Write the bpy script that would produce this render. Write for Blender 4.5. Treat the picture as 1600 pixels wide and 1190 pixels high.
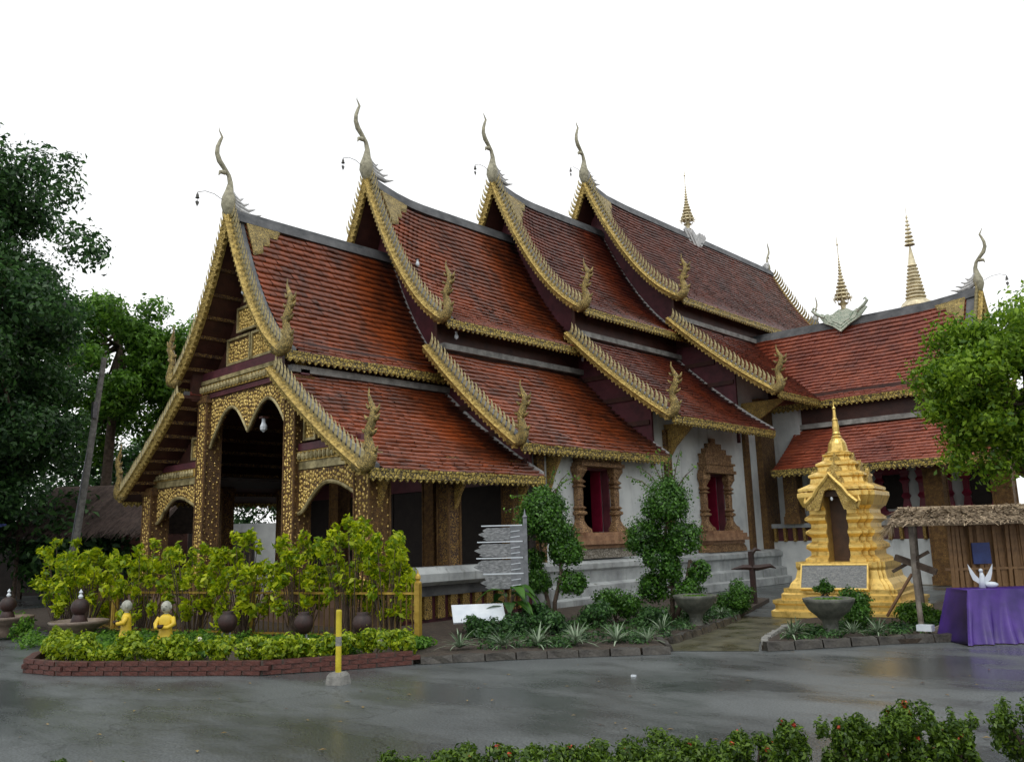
import bpy, math, random
import numpy as np
from mathutils import Vector, Matrix
from mathutils.geometry import tessellate_polygon
random.seed(7); np.random.seed(7)
S = bpy.context.scene
for o in list(bpy.data.objects): bpy.data.objects.remove(o)
COL = S.collection
R = math.radians

# ------------------------------------------------------------------ camera
cd = bpy.data.cameras.new("camera"); cam = bpy.data.objects.new("camera", cd); COL.objects.link(cam)
cd.sensor_fit = 'HORIZONTAL'; cd.sensor_width = 36.0; cd.lens = 36.0*1314.6/1600.0
cd.clip_start = 0.1; cd.clip_end = 3000
_yaw, _pit, _rol = R(43.164), R(10.545), R(-1.538)
_fw = Vector((-math.sin(_yaw)*math.cos(_pit), math.cos(_yaw)*math.cos(_pit), math.sin(_pit)))
_r = Vector((math.cos(_yaw), math.sin(_yaw), 0)); _u = _r.cross(_fw)
_r2 = _r*math.cos(_rol)+_u*math.sin(_rol); _u2 = _u*math.cos(_rol)-_r*math.sin(_rol)
cam.matrix_world = Matrix(((_r2.x, _u2.x, -_fw.x, 18.882), (_r2.y, _u2.y, -_fw.y, -11.775), (_r2.z, _u2.z, -_fw.z, 1.7), (0, 0, 0, 1)))
S.camera = cam

# ------------------------------------------------------------------ world: overcast sky
SUN_EL, SUN_AZ = 62, 150       # azimuth of the veiled sun, clockwise from +Y
W = bpy.data.worlds.new("World"); S.world = W; W.use_nodes = True
nt = W.node_tree; nt.nodes.clear()
sky = nt.nodes.new('ShaderNodeTexSky'); sky.sky_type = 'NISHITA'; sky.sun_disc = False
sky.sun_elevation = R(SUN_EL); sky.sun_rotation = R(SUN_AZ); sky.dust_density = 4.0
cloud = nt.nodes.new('ShaderNodeTexNoise'); cloud.inputs['Scale'].default_value = 1.6; cloud.inputs['Detail'].default_value = 5
cr = nt.nodes.new('ShaderNodeValToRGB')
cr.color_ramp.elements[0].position = .28; cr.color_ramp.elements[0].color = (8.1, 8.55, 8.8, 1)
cr.color_ramp.elements[1].position = .5; cr.color_ramp.elements[1].color = (10.8, 10.8, 10.8, 1)
mx = nt.nodes.new('ShaderNodeMix'); mx.data_type = 'RGBA'; mx.inputs[0].default_value = .88
bg = nt.nodes.new('ShaderNodeBackground'); bg.inputs['Strength'].default_value = .115
wo = nt.nodes.new('ShaderNodeOutputWorld')
nt.links.new(cloud.outputs['Fac'], cr.inputs['Fac'])
nt.links.new(sky.outputs[0], mx.inputs[6]); nt.links.new(cr.outputs[0], mx.inputs[7])
nt.links.new(mx.outputs[2], bg.inputs['Color']); nt.links.new(bg.outputs[0], wo.inputs['Surface'])
sl = bpy.data.lights.new("sun", 'SUN'); sl.energy = 0.9; sl.angle = R(18); sl.color = (1, .97, .92)
so = bpy.data.objects.new("sun", sl); COL.objects.link(so)
_sd = Vector((math.sin(R(SUN_AZ))*math.cos(R(SUN_EL)), math.cos(R(SUN_AZ))*math.cos(R(SUN_EL)), math.sin(R(SUN_EL))))
so.rotation_euler = _sd.to_track_quat('Z', 'Y').to_euler(); so.location = (10, -10, 30)
S.view_settings.view_transform = 'Standard'; S.view_settings.look = 'None'
S.view_settings.exposure = 0.14; S.view_settings.gamma = 1; S.view_settings.use_curve_mapping = False
S.render.engine = 'CYCLES'
S.cycles.max_bounces = 6; S.cycles.transparent_max_bounces = 4

# ------------------------------------------------------------------ materials
def mat(name, c1, c2=None, rough=.6, metal=0.0, scale=4.0, detail=6, bump=0.0, bscale=None, bdist=.02, spread=(.35, .65),
        island=0.0, coat=0.0, rough2=None, rscale=None, trans=0.0, extra=None, spec=.5, vor=None):
    m = bpy.data.materials.new(name); m.use_nodes = True; t = m.node_tree; n = t.nodes; L = t.links.new
    b = n['Principled BSDF']; out = n['Material Output']
    tc = n.new('ShaderNodeTexCoord'); co = tc.outputs['Object']
    no = n.new('ShaderNodeTexNoise'); no.inputs['Scale'].default_value = scale; no.inputs['Detail'].default_value = detail
    no.inputs['Roughness'].default_value = .62; L(co, no.inputs['Vector'])
    rp = n.new('ShaderNodeValToRGB'); rp.color_ramp.elements[0].position = spread[0]; rp.color_ramp.elements[1].position = spread[1]
    rp.color_ramp.elements[0].color = (*c1, 1); rp.color_ramp.elements[1].color = (*(c2 or c1), 1)
    fac = no.outputs['Fac']
    if island:
        ge = n.new('ShaderNodeNewGeometry'); ma = n.new('ShaderNodeMath'); ma.operation = 'MULTIPLY_ADD'
        ma.inputs[1].default_value = island; L(ge.outputs['Random Per Island'], ma.inputs[0])
        sb = n.new('ShaderNodeMath'); sb.operation = 'SUBTRACT'; L(fac, sb.inputs[0]); sb.inputs[1].default_value = island/2
        L(sb.outputs[0], ma.inputs[2]); fac = ma.outputs[0]
    L(fac, rp.inputs['Fac']); col = rp.outputs['Color']
    if vor:   # carved relief: dark ground between raised gold scrolls
        vs, vc, w = vor
        vo = n.new('ShaderNodeTexVoronoi'); vo.feature = 'DISTANCE_TO_EDGE'; vo.inputs['Scale'].default_value = vs
        wn = n.new('ShaderNodeTexNoise'); wn.inputs['Scale'].default_value = vs*.6; L(co, wn.inputs['Vector'])
        vm = n.new('ShaderNodeVectorMath'); vm.operation = 'MULTIPLY_ADD'; L(wn.outputs['Color'], vm.inputs[0])
        vm.inputs[1].default_value = (.16,)*3; L(co, vm.inputs[2]); L(vm.outputs[0], vo.inputs['Vector'])
        vr = n.new('ShaderNodeValToRGB'); vr.color_ramp.elements[0].position = w*.4; vr.color_ramp.elements[1].position = w
        L(vo.outputs['Distance'], vr.inputs['Fac'])
        mm = n.new('ShaderNodeMix'); mm.data_type = 'RGBA'; L(vr.outputs['Color'], mm.inputs[0]); mm.inputs[6].default_value = (*vc, 1)
        L(col, mm.inputs[7]); col = mm.outputs[2]
        bp = n.new('ShaderNodeBump'); bp.inputs['Strength'].default_value = .9; bp.inputs['Distance'].default_value = .03
        L(vo.outputs['Distance'], bp.inputs['Height']); L(bp.outputs[0], b.inputs['Normal'])
        if metal:
            mt = n.new('ShaderNodeMath'); mt.operation = 'MULTIPLY'; L(vr.outputs['Color'], mt.inputs[0]); mt.inputs[1].default_value = metal
            L(mt.outputs[0], b.inputs['Metallic'])
    elif bump:
        bn = n.new('ShaderNodeTexNoise'); bn.inputs['Scale'].default_value = bscale or scale*6; bn.inputs['Detail'].default_value = 6
        L(co, bn.inputs['Vector']); bp = n.new('ShaderNodeBump'); bp.inputs['Strength'].default_value = bump; bp.inputs['Distance'].default_value = bdist
        L(bn.outputs['Fac'], bp.inputs['Height']); L(bp.outputs[0], b.inputs['Normal'])
    L(col, b.inputs['Base Color'])
    b.inputs['Roughness'].default_value = rough
    if not (vor and metal): b.inputs['Metallic'].default_value = metal
    b.inputs['Coat Weight'].default_value = coat; b.inputs['Coat Roughness'].default_value = .25
    b.inputs['Specular IOR Level'].default_value = spec
    if rough2 is not None:
        r2 = n.new('ShaderNodeTexNoise'); r2.inputs['Scale'].default_value = rscale or 1; r2.inputs['Detail'].default_value = 4; L(co, r2.inputs['Vector'])
        mr = n.new('ShaderNodeMapRange'); mr.inputs[1].default_value = .38; mr.inputs[2].default_value = .62
        mr.inputs[3].default_value = rough; mr.inputs[4].default_value = rough2; L(r2.outputs['Fac'], mr.inputs[0]); L(mr.outputs[0], b.inputs['Roughness'])
    if trans:
        tr = n.new('ShaderNodeBsdfTranslucent'); L(col, tr.inputs['Color'])
        ms = n.new('ShaderNodeMixShader'); ms.inputs[0].default_value = trans
        L(b.outputs[0], ms.inputs[1]); L(tr.outputs[0], ms.inputs[2]); L(ms.outputs[0], out.inputs['Surface'])
    return m

def tile_mat(name, c1, c2, dark, amt):
    """glazed wet clay tiles: tint per tile, moss and soot patches of their own shape"""
    m = mat(name, c1, c2, rough=.28, scale=.9, island=.22, spread=(.3, .7), bump=.25, bscale=40, bdist=.004, rough2=.42, rscale=1.2, spec=.5, coat=.25)
    t = m.node_tree; n = t.nodes; L = t.links.new; b = n['Principled BSDF']
    src = b.inputs['Base Color'].links[0].from_socket
    tc = n.new('ShaderNodeTexCoord'); no = n.new('ShaderNodeTexNoise'); no.inputs['Scale'].default_value = .55; no.inputs['Detail'].default_value = 7
    no.inputs['Roughness'].default_value = .7
    mp = n.new('ShaderNodeMapping'); mp.inputs['Scale'].default_value = (1, 1.6, .6); L(tc.outputs['Object'], mp.inputs[0]); L(mp.outputs[0], no.inputs['Vector'])
    mr = n.new('ShaderNodeMapRange'); mr.inputs[1].default_value = .5; mr.inputs[2].default_value = .72; mr.inputs[4].default_value = amt; L(no.outputs['Fac'], mr.inputs[0])
    at = n.new('ShaderNodeAttribute'); at.attribute_name = 'moss'
    ad = n.new('ShaderNodeMath'); ad.operation = 'MAXIMUM'; ad.use_clamp = True; L(mr.outputs[0], ad.inputs[0])
    n3 = n.new('ShaderNodeTexNoise'); n3.inputs['Scale'].default_value = 2.2; n3.inputs['Detail'].default_value = 5; L(tc.outputs['Object'], n3.inputs['Vector'])
    mu = n.new('ShaderNodeMath'); mu.operation = 'MULTIPLY'; L(at.outputs['Fac'], mu.inputs[0]); 
    m3 = n.new('ShaderNodeMapRange'); m3.inputs[1].default_value = .3; m3.inputs[2].default_value = .6; L(n3.outputs['Fac'], m3.inputs[0]); L(m3.outputs[0], mu.inputs[1])
    L(mu.outputs[0], ad.inputs[1])
    mm = n.new('ShaderNodeMix'); mm.data_type = 'RGBA'; L(ad.outputs[0], mm.inputs[0]); L(src, mm.inputs[6]); mm.inputs[7].default_value = (*dark, 1)
    L(mm.outputs[2], b.inputs['Base Color'])
    return m

M = {}
M['tile'] = tile_mat('clay_tile', (.1, .026, .01), (.32, .068, .016), (.03, .017, .014), .85)
M['tile2'] = tile_mat('clay_tile_maroon', (.075, .017, .009), (.21, .043, .016), (.045, .016, .02), .6)
M['tilew'] = tile_mat('clay_tile_wing', (.17, .034, .018), (.33, .08, .036), (.06, .03, .025), .5)
M['deckred'] = mat('deck_red', (.1, .02, .015), (.2, .045, .03), rough=.5)
M['wood'] = mat('dark_wood', (.035, .012, .009), (.07, .024, .016), rough=.55, scale=3, bump=.3)
M['maroon'] = mat('maroon_wood', (.06, .016, .022), (.12, .03, .04), rough=.5, scale=3, bump=.2)
M['grey'] = mat('ridge_cement', (.05, .055, .06), (.14, .145, .15), rough=.55, scale=2.2, bump=.35, bscale=25)
M['greyp'] = mat('weathered_flashing', (.1, .1, .095), (.3, .3, .28), rough=.7, scale=3, detail=9, bump=.3)
M['gold'] = mat('gold_paint', (.34, .22, .05), (.62, .44, .13), rough=.42, metal=.55, scale=5, bump=.5, bscale=28, bdist=.03)
M['goldrib'] = mat('gold_rib', (.16, .13, .055), (.55, .47, .24), rough=.45, metal=.3, scale=4, bump=.5)
M['barge'] = mat('aged_gold', (.2, .14, .035), (.62, .46, .14), rough=.4, metal=.45, scale=12, bump=1.0, bscale=24, bdist=.05)
M['naga'] = mat('aged_gold_naga', (.25, .18, .05), (.64, .48, .16), rough=.42, metal=.45, scale=6, vor=(24, (.06, .05, .02), .14))
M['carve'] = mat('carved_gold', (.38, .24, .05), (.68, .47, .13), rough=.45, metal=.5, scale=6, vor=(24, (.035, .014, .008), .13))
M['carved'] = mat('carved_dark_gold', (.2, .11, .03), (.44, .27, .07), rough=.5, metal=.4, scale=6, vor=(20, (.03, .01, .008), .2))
M['column'] = mat('column_gilt', (.16, .08, .025), (.42, .24, .07), rough=.48, metal=.4, scale=9, vor=(38, (.04, .018, .01), .14))
M['stone'] = mat('finial_stone', (.2, .19, .13), (.42, .4, .28), rough=.6, scale=9, bump=.5, bscale=40)
M['stonew'] = mat('pale_stone', (.35, .36, .36), (.6, .6, .58), rough=.6, scale=9, bump=.4)
M['terra'] = mat('carved_terracotta', (.2, .11, .045), (.42, .26, .12), rough=.6, scale=7, vor=(17, (.07, .03, .015), .12))
M['terrag'] = mat('weathered_carving', (.22, .2, .16), (.42, .39, .33), rough=.6, scale=7, vor=(12, (.14, .12, .09), .12))
M['terrap'] = mat('plain_terracotta', (.17, .085, .045), (.34, .2, .11), rough=.6, scale=5, bump=.4)
M['white'] = mat('white_wall', (.4, .43, .44), (.6, .63, .62), rough=.7, scale=1.3, detail=9, bump=.15, bscale=18, spread=(.28, .6))
M['plinth'] = mat('grey_plinth', (.2, .215, .22), (.42, .45, .45), rough=.6, scale=1.5, detail=9, bump=.2, bscale=18)
M['red'] = mat('red_shutter', (.13, .005, .02), (.22, .01, .035), rough=.4, scale=3)
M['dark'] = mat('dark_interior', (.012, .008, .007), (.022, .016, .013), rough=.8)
M['floor'] = mat('porch_floor', (.1, .06, .045), (.16, .1, .07), rough=.4)
M['shrine'] = mat('shrine_gold', (.3, .18, .03), (.78, .55, .16), rough=.3, metal=.5, scale=7, detail=10, bump=.25, bscale=26, bdist=.02, spread=(.26, .5))
M['shrinec'] = mat('shrine_gold_carved', (.48, .34, .08), (.74, .56, .19), rough=.4, metal=.45, scale=6, vor=(26, (.16, .08, .015), .1))
M['brown'] = mat('niche_brown', (.05, .025, .012), (.1, .05, .025), rough=.5)
M['plaque'] = mat('slate_plaque', (.09, .1, .1), (.2, .21, .21), rough=.4, scale=30, bump=.4, bscale=60)
M['brick'] = mat('brick', (.03, .012, .009), (.11, .034, .024), rough=.55, scale=4, bump=.7, bscale=22, bdist=.02)
M['mortar'] = mat('mortar', (.05, .04, .035), (.09, .075, .06), rough=.8)
M['kerb'] = mat('mossy_kerb', (.018, .016, .013), (.06, .055, .045), rough=.5, scale=5, bump=.7, bscale=22)
M['soil'] = mat('soil', (.018, .012, .008), (.05, .035, .022), rough=.85, scale=9, bump=.9, bscale=30)
M['path'] = mat('wet_path', (.03, .03, .014), (.075, .07, .035), rough=.22, scale=3, bump=.3, rough2=.6, rscale=2)
M['bark'] = mat('bark', (.045, .03, .02), (.12, .085, .06), rough=.8, scale=9, bump=.8)
M['barkp'] = mat('pale_bark', (.12, .1, .08), (.26, .23, .19), rough=.8, scale=6, bump=.6)
M['metalgrey'] = mat('grey_metal', (.12, .13, .14), (.22, .23, .25), rough=.4, metal=.6, scale=9)
M['sign'] = mat('signboard', (.1, .11, .115), (.2, .21, .22), rough=.5, scale=14, bump=.2)
def streak(m, sc, col, lo, hi):
    t = m.node_tree; n = t.nodes; L = t.links.new; b = n['Principled BSDF']; src = b.inputs['Base Color'].links[0].from_socket
    tc = n.new('ShaderNodeTexCoord'); mp = n.new('ShaderNodeMapping'); mp.inputs['Scale'].default_value = sc; L(tc.outputs['Object'], mp.inputs[0])
    no = n.new('ShaderNodeTexNoise'); no.inputs['Scale'].default_value = 1; no.inputs['Detail'].default_value = 4; L(mp.outputs[0], no.inputs['Vector'])
    mr = n.new('ShaderNodeMapRange'); mr.inputs[1].default_value = lo; mr.inputs[2].default_value = hi; L(no.outputs['Fac'], mr.inputs[0])
    mm = n.new('ShaderNodeMix'); mm.data_type = 'RGBA'; L(mr.outputs[0], mm.inputs[0]); L(src, mm.inputs[6]); mm.inputs[7].default_value = (*col, 1); L(mm.outputs[2], b.inputs['Base Color'])
streak(M['sign'], (14, 14, 50), (.27, .28, .29), .5, .62)
streak(M['plaque'], (9, 9, 60), (.26, .26, .24), .54, .68)
streak(M['plinth'], (6, 6, .8), (.1, .105, .09), .56, .8)
streak(M['white'], (3.5, 3.5, .5), (.28, .3, .29), .58, .85)
M['whitep'] = mat('white_board', (.5, .56, .62), (.64, .69, .73), rough=.35, scale=3)
M['yellow'] = mat('yellow_paint', (.42, .34, .01), (.6, .5, .03), rough=.45, scale=8, bump=.2)
M['concrete'] = mat('concrete', (.13, .13, .12), (.26, .26, .24), rough=.8, scale=8, bump=.6)
M['robe'] = mat('yellow_robe', (.55, .38, .02), (.72, .52, .04), rough=.5, scale=6)
M['statue'] = mat('stone_skin', (.25, .26, .22), (.46, .47, .4), rough=.6, scale=12, bump=.3)
M['clay'] = mat('dark_clay', (.014, .007, .006), (.04, .016, .013), rough=.6, scale=6, bump=.2)
M['pot'] = mat('grey_pot', (.05, .055, .045), (.12, .125, .1), rough=.6, scale=8, bump=.5)
M['bowlrim'] = mat('wet_bowl', (.12, .09, .07), (.22, .17, .13), rough=.35, scale=6, bump=.3)
M['thatch'] = mat('thatch', (.16, .115, .07), (.4, .31, .2), rough=.85, scale=7, island=.5)
M['thatchd'] = mat('old_thatch', (.05, .035, .03), (.12, .085, .07), rough=.9, scale=7, island=.5)
M['bamboo'] = mat('bamboo_wall', (.14, .075, .03), (.3, .17, .07), rough=.6, scale=5, island=.4)
M['purple'] = mat('purple_cloth', (.028, .011, .12), (.07, .024, .24), rough=.45, scale=2, bump=.2, bscale=9)
M['blue'] = mat('blue_tarp', (.015, .025, .12), (.03, .06, .22), rough=.5)
M['shingle'] = mat('grey_shingle', (.03, .03, .035), (.075, .07, .075), rough=.6, scale=4, island=.5)
M['bronze'] = mat('bell_bronze', (.05, .05, .045), (.13, .13, .12), rough=.45, metal=.6)
M['stupag'] = mat('stupa_gold', (.42, .36, .22), (.78, .7, .48), rough=.45, metal=.3, scale=2.5)
M['gilt'] = mat('spire_gilt', (.4, .34, .2), (.72, .64, .42), rough=.4, metal=.4, scale=9, bump=.3)
M['cable'] = mat('cable_grey', (.1, .1, .11), (.18, .18, .2), rough=.5)
def leafmat(name, a, b, tr=.3, rough=.42): return mat(name, a, b, rough=rough, scale=.9, island=.7, spread=(.2, .8), trans=tr, spec=.4)
M['lf_dark'] = leafmat('leaf_dark', (.016, .05, .018), (.08, .19, .045), .38)
M['lf_mid'] = leafmat('leaf_mid', (.035, .11, .012), (.18, .37, .04), .5)
M['lf_bright'] = leafmat('leaf_bright', (.06, .15, .008), (.3, .48, .035), .45)
M['lf_lime'] = leafmat('leaf_lime', (.14, .25, .004), (.58, .66, .015), .45)
M['lf_top'] = leafmat('leaf_topiary', (.015, .06, .008), (.085, .22, .02), .3)
M['lf_hedge'] = leafmat('leaf_hedge', (.025, .065, .006), (.14, .24, .02), .35)
M['lf_edge'] = leafmat('leaf_border', (.09, .18, .006), (.42, .52, .02), .4)
M['lf_strap'] = leafmat('leaf_strap', (.05, .1, .04), (.3, .38, .26), .2)
M['flower'] = mat('ixora_flower', (.55, .05, .03), (.7, .16, .05), rough=.5, island=.5)
M['flowerw'] = mat('pale_flower', (.6, .6, .45), (.7, .7, .6), rough=.5)

# road: wet asphalt
def road_mat():
    m = mat('wet_asphalt', (.042, .049, .05), (.092, .103, .104), rough=.2, scale=.35, detail=9, bump=.35, bscale=90, bdist=.004, rough2=.55, rscale=.35, spread=(.3, .7))
    t = m.node_tree; n = t.nodes; L = t.links.new; b = n['Principled BSDF']
    tc = n.new('ShaderNodeTexCoord')
    sp = n.new('ShaderNodeTexNoise'); sp.inputs['Scale'].default_value = 50; sp.inputs['Detail'].default_value = 3; L(tc.outputs['Object'], sp.inputs['Vector'])
    mr = n.new('ShaderNodeMapRange'); mr.inputs[1].default_value = .3; mr.inputs[2].default_value = .75; mr.inputs[3].default_value = .4; mr.inputs[4].default_value = 1.9; L(sp.outputs['Fac'], mr.inputs[0])
    mm = n.new('ShaderNodeVectorMath'); mm.operation = 'SCALE'; src = b.inputs['Base Color'].links[0].from_socket
    L(src, mm.inputs[0]); L(mr.outputs[0], mm.inputs['Scale']); L(mm.outputs[0], b.inputs['Base Color'])
    # large ripples of damp and half dry ground in the roughness
    no = n.new('ShaderNodeTexNoise'); no.inputs['Scale'].default_value = .5; no.inputs['Detail'].default_value = 6; no.inputs['Roughness'].default_value = .6
    mp = n.new('ShaderNodeMapping'); mp.inputs['Rotation'].default_value = (0, 0, R(-48)); mp.inputs['Scale'].default_value = (.55, 1.3, 1); mp.inputs['Location'].default_value = (3.1, 1.7, 0); L(tc.outputs['Object'], mp.inputs[0]); L(mp.outputs[0], no.inputs['Vector'])
    m2 = n.new('ShaderNodeMapRange'); m2.inputs[1].default_value = .42; m2.inputs[2].default_value = .57; m2.inputs[3].default_value = .18; m2.inputs[4].default_value = .48; L(no.outputs['Fac'], m2.inputs[0])
    m5 = n.new('ShaderNodeMapRange'); m5.inputs[1].default_value = .44; m5.inputs[2].default_value = .6; m5.inputs[3].default_value = .86; m5.inputs[4].default_value = 1.14; L(no.outputs['Fac'], m5.inputs[0])
    s5 = n.new('ShaderNodeVectorMath'); s5.operation = 'SCALE'; L(mm.outputs[0], s5.inputs[0]); L(m5.outputs[0], s5.inputs['Scale'])
    vo = n.new('ShaderNodeTexVoronoi'); vo.feature = 'DISTANCE_TO_EDGE'; vo.inputs['Scale'].default_value = .28
    wn = n.new('ShaderNodeTexNoise'); wn.inputs['Scale'].default_value = 1.6; wn.inputs['Detail'].default_value = 6; L(tc.outputs['Object'], wn.inputs['Vector'])
    wv = n.new('ShaderNodeVectorMath'); wv.operation = 'MULTIPLY_ADD'; L(wn.outputs['Color'], wv.inputs[0]); wv.inputs[1].default_value = (1.1,)*3; L(tc.outputs['Object'], wv.inputs[2]); L(wv.outputs[0], vo.inputs['Vector'])
    m6 = n.new('ShaderNodeMapRange'); m6.inputs[1].default_value = .0; m6.inputs[2].default_value = .006; m6.inputs[3].default_value = .55; m6.inputs[4].default_value = 1; L(vo.outputs['Distance'], m6.inputs[0])
    s6 = n.new('ShaderNodeVectorMath'); s6.operation = 'SCALE'; L(s5.outputs[0], s6.inputs[0]); L(m6.outputs[0], s6.inputs['Scale']); L(s6.outputs[0], b.inputs['Base Color'])
    L(m2.outputs[0], b.inputs['Roughness'])
    return m
M['road'] = road_mat()
M['litter'] = mat('fallen_leaf', (.1, .05, .02), (.3, .2, .05), rough=.6, island=.8)

# ------------------------------------------------------------------ mesh helpers
class MB:
    def __init__(s): s.v = []; s.f = []; s.m = Matrix.Identity(4)
    def add(s, vs, fs):
        k = len(s.v); s.v += [tuple(s.m @ Vector(v)) for v in vs]; s.f += [tuple(k+i for i in f) for f in fs]; return s
    def box(s, x0, x1, y0, y1, z0, z1):
        return s.add([(x, y, z) for x in (x0, x1) for y in (y0, y1) for z in (z0, z1)],
                     [(0, 1, 3, 2), (4, 6, 7, 5), (0, 4, 5, 1), (2, 3, 7, 6), (0, 2, 6, 4), (1, 5, 7, 3)])
    def cbox(s, c, d, rz=0):
        mm = s.m; s.m = mm @ Matrix.Translation(c) @ Matrix.Rotation(rz, 4, 'Z')
        s.box(-d[0]/2, d[0]/2, -d[1]/2, d[1]/2, -d[2]/2, d[2]/2); s.m = mm; return s
    def bar(s, a, b, w, h=None):
        a = Vector(a); b = Vector(b); d = b-a; l = d.length; q = d.to_track_quat('X', 'Z').to_matrix().to_4x4()
        mm = s.m; s.m = mm @ Matrix.Translation(a) @ q; h = h or w; s.box(0, l, -w/2, w/2, -h/2, h/2); s.m = mm; return s
    def prism(s, poly, axis, a, b):
        """extrude 2D poly; axis 'y': poly=(x,z); 'x': poly=(y,z); 'z': poly=(x,y)"""
        n = len(poly)
        def P(p, t): return (p[0], t, p[1]) if axis == 'y' else ((t, p[0], p[1]) if axis == 'x' else (p[0], p[1], t))
        vs = [P(p, a) for p in poly]+[P(p, b) for p in poly]
        side = [(i, (i+1) % n, n+(i+1) % n, n+i) for i in range(n)]
        if n <= 4: return s.add(vs, [tuple(range(n)), tuple(range(2*n-1, n-1, -1))]+side)
        tr_ = tessellate_polygon([[Vector((p[0], p[1], 0)) for p in poly]])
        return s.add(vs, [tuple(q) for q in tr_]+[(q[2]+n, q[1]+n, q[0]+n) for q in tr_]+side)
    def tube(s, pts, rads, n=8, sx=1.0, cap=True):
        pts = [Vector(p) for p in pts]; vs = []; fs = []
        if not hasattr(rads, '__len__'): rads = [rads]*len(pts)
        up = Vector((0, 0, 1)); prev = None
        for i, p in enumerate(pts):
            d = (pts[min(i+1, len(pts)-1)]-pts[max(i-1, 0)]).normalized()
            if prev is None:
                a = d.orthogonal().normalized() if abs(d.z) > .95 else d.cross(up).normalized()
            else: a = (prev-d*prev.dot(d)).normalized()
            prev = a; b = d.cross(a)
            for k in range(n):
                t = 2*math.pi*k/n; vs.append(p+(a*math.cos(t)*sx+b*math.sin(t))*rads[i])
        for i in range(len(pts)-1):
            for k in range(n): fs.append((i*n+k, i*n+(k+1) % n, (i+1)*n+(k+1) % n, (i+1)*n+k))
        if cap: fs += [tuple(range(n-1, -1, -1)), tuple((len(pts)-1)*n+k for k in range(n))]
        return s.add(vs, fs)
    def lathe(s, prof, n=16, c=(0, 0, 0)):
        vs = [(c[0]+r*math.cos(2*math.pi*k/n), c[1]+r*math.sin(2*math.pi*k/n), c[2]+z) for r, z in prof for k in range(n)]
        fs = [(i*n+k, i*n+(k+1) % n, (i+1)*n+(k+1) % n, (i+1)*n+k) for i in range(len(prof)-1) for k in range(n)]
        return s.add(vs, fs+[tuple(range(n-1, -1, -1)), tuple((len(prof)-1)*n+k for k in range(n))])
    def loft(s, secs):
        n = len(secs[0]); vs = [p for q in secs for p in q]
        fs = [(i*n+k, i*n+(k+1) % n, (i+1)*n+(k+1) % n, (i+1)*n+k) for i in range(len(secs)-1) for k in range(n)]
        return s.add(vs, fs+[tuple(range(n-1, -1, -1)), tuple((len(secs)-1)*n+k for k in range(n))])
    def ball(s, c, r, n=10, m=6):
        pr = [(max(1e-3, math.sin(math.pi*i/m)), -math.cos(math.pi*i/m)) for i in range(m+1)]
        r = r if hasattr(r, '__len__') else (r, r, r); mm = s.m
        s.m = mm @ Matrix.Translation(c) @ Matrix.Diagonal((*r, 1)); s.lathe(pr, n); s.m = mm; return s
    def mesh(s, name, mt, smooth=False):
        me = bpy.data.meshes.new(name); me.from_pydata(s.v, [], s.f); me.materials.append(M[mt] if isinstance(mt, str) else mt)
        if smooth: me.polygons.foreach_set('use_smooth', [True]*len(me.polygons))
        me.update(); return me
    def build(s, name, mt, parent=None, smooth=False, **kw):
        return link(name, s.mesh(name, mt, smooth), parent, **kw)

def link(name, me, parent=None, label=None, cat=None, group=None, kind=None, loc=None):
    o = bpy.data.objects.new(name, me); COL.objects.link(o)
    if parent is not None: o.parent = parent
    if loc is not None: o.location = loc
    tag(o, label, cat, group, kind); return o
def tag(o, label=None, cat=None, group=None, kind=None):
    if label: o['label'] = label
    if cat: o['category'] = cat
    if group: o['group'] = group
    if kind: o['kind'] = kind
def thing(name, label, cat, loc=(0, 0, 0), rz=0, group=None):
    o = bpy.data.objects.new(name, None); COL.objects.link(o); o.location = loc; o.rotation_euler.z = rz
    o.empty_display_size = .2; tag(o, label, cat, group); return o
def numesh(name, V, F, mt, smooth=False):
    """V (n,3), F (m,k) arrays"""
    me = bpy.data.meshes.new(name); me.vertices.add(len(V)); me.vertices.foreach_set('co', V.astype(np.float32).ravel())
    m, k = F.shape; me.loops.add(m*k); me.loops.foreach_set('vertex_index', F.astype(np.int32).ravel())
    me.polygons.add(m); me.polygons.foreach_set('loop_start', np.arange(0, m*k, k, dtype=np.int32))
    me.update(calc_edges=True); me.materials.append(M[mt] if isinstance(mt, str) else mt)
    if smooth: me.polygons.foreach_set('use_smooth', [True]*m)
    return me
def leaf_mesh(name, clumps, n, size, mt, aspect=.5, fill=.55, up=.35, fold=.18, seed=0, outw=.7, jitter=.42):
    """n leaves spread through ellipsoidal clumps [(centre, radius or (rx,ry,rz))]"""
    rg = np.random.RandomState(seed)
    C = np.array([c for c, r in clumps], float); Rr = np.array([(r if hasattr(r, '__len__') else (r, r, r)) for c, r in clumps], float)
    w = np.prod(Rr, 1)**(2/3.); w /= w.sum(); idx = rg.choice(len(clumps), n, p=w)
    d = rg.normal(size=(n, 3)); d /= np.linalg.norm(d, axis=1)[:, None]
    rad = fill+(1-fill)*rg.rand(n)**.6; rad *= 1+.16*rg.normal(size=n)
    P = C[idx]+d*Rr[idx]*rad[:, None]
    nrm = d*outw+rg.normal(size=(n, 3))*jitter+np.array([0, 0, up]); nrm /= np.linalg.norm(nrm, axis=1)[:, None]
    ax = rg.normal(size=(n, 3))+d*.5; ax -= nrm*(ax*nrm).sum(1)[:, None]; ax /= np.linalg.norm(ax, axis=1)[:, None]
    bx = np.cross(nrm, ax); s = size*(.4+1.1*rg.rand(n)**1.3)[:, None]
    V = np.stack([P-ax*s*.5, P+bx*s*aspect*.5+nrm*s*fold, P+ax*s*.5, P-bx*s*aspect*.5+nrm*s*fold], 1).reshape(-1, 3)
    F = np.arange(n*4).reshape(n, 4)
    return numesh(name, V, F, mt)
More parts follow.
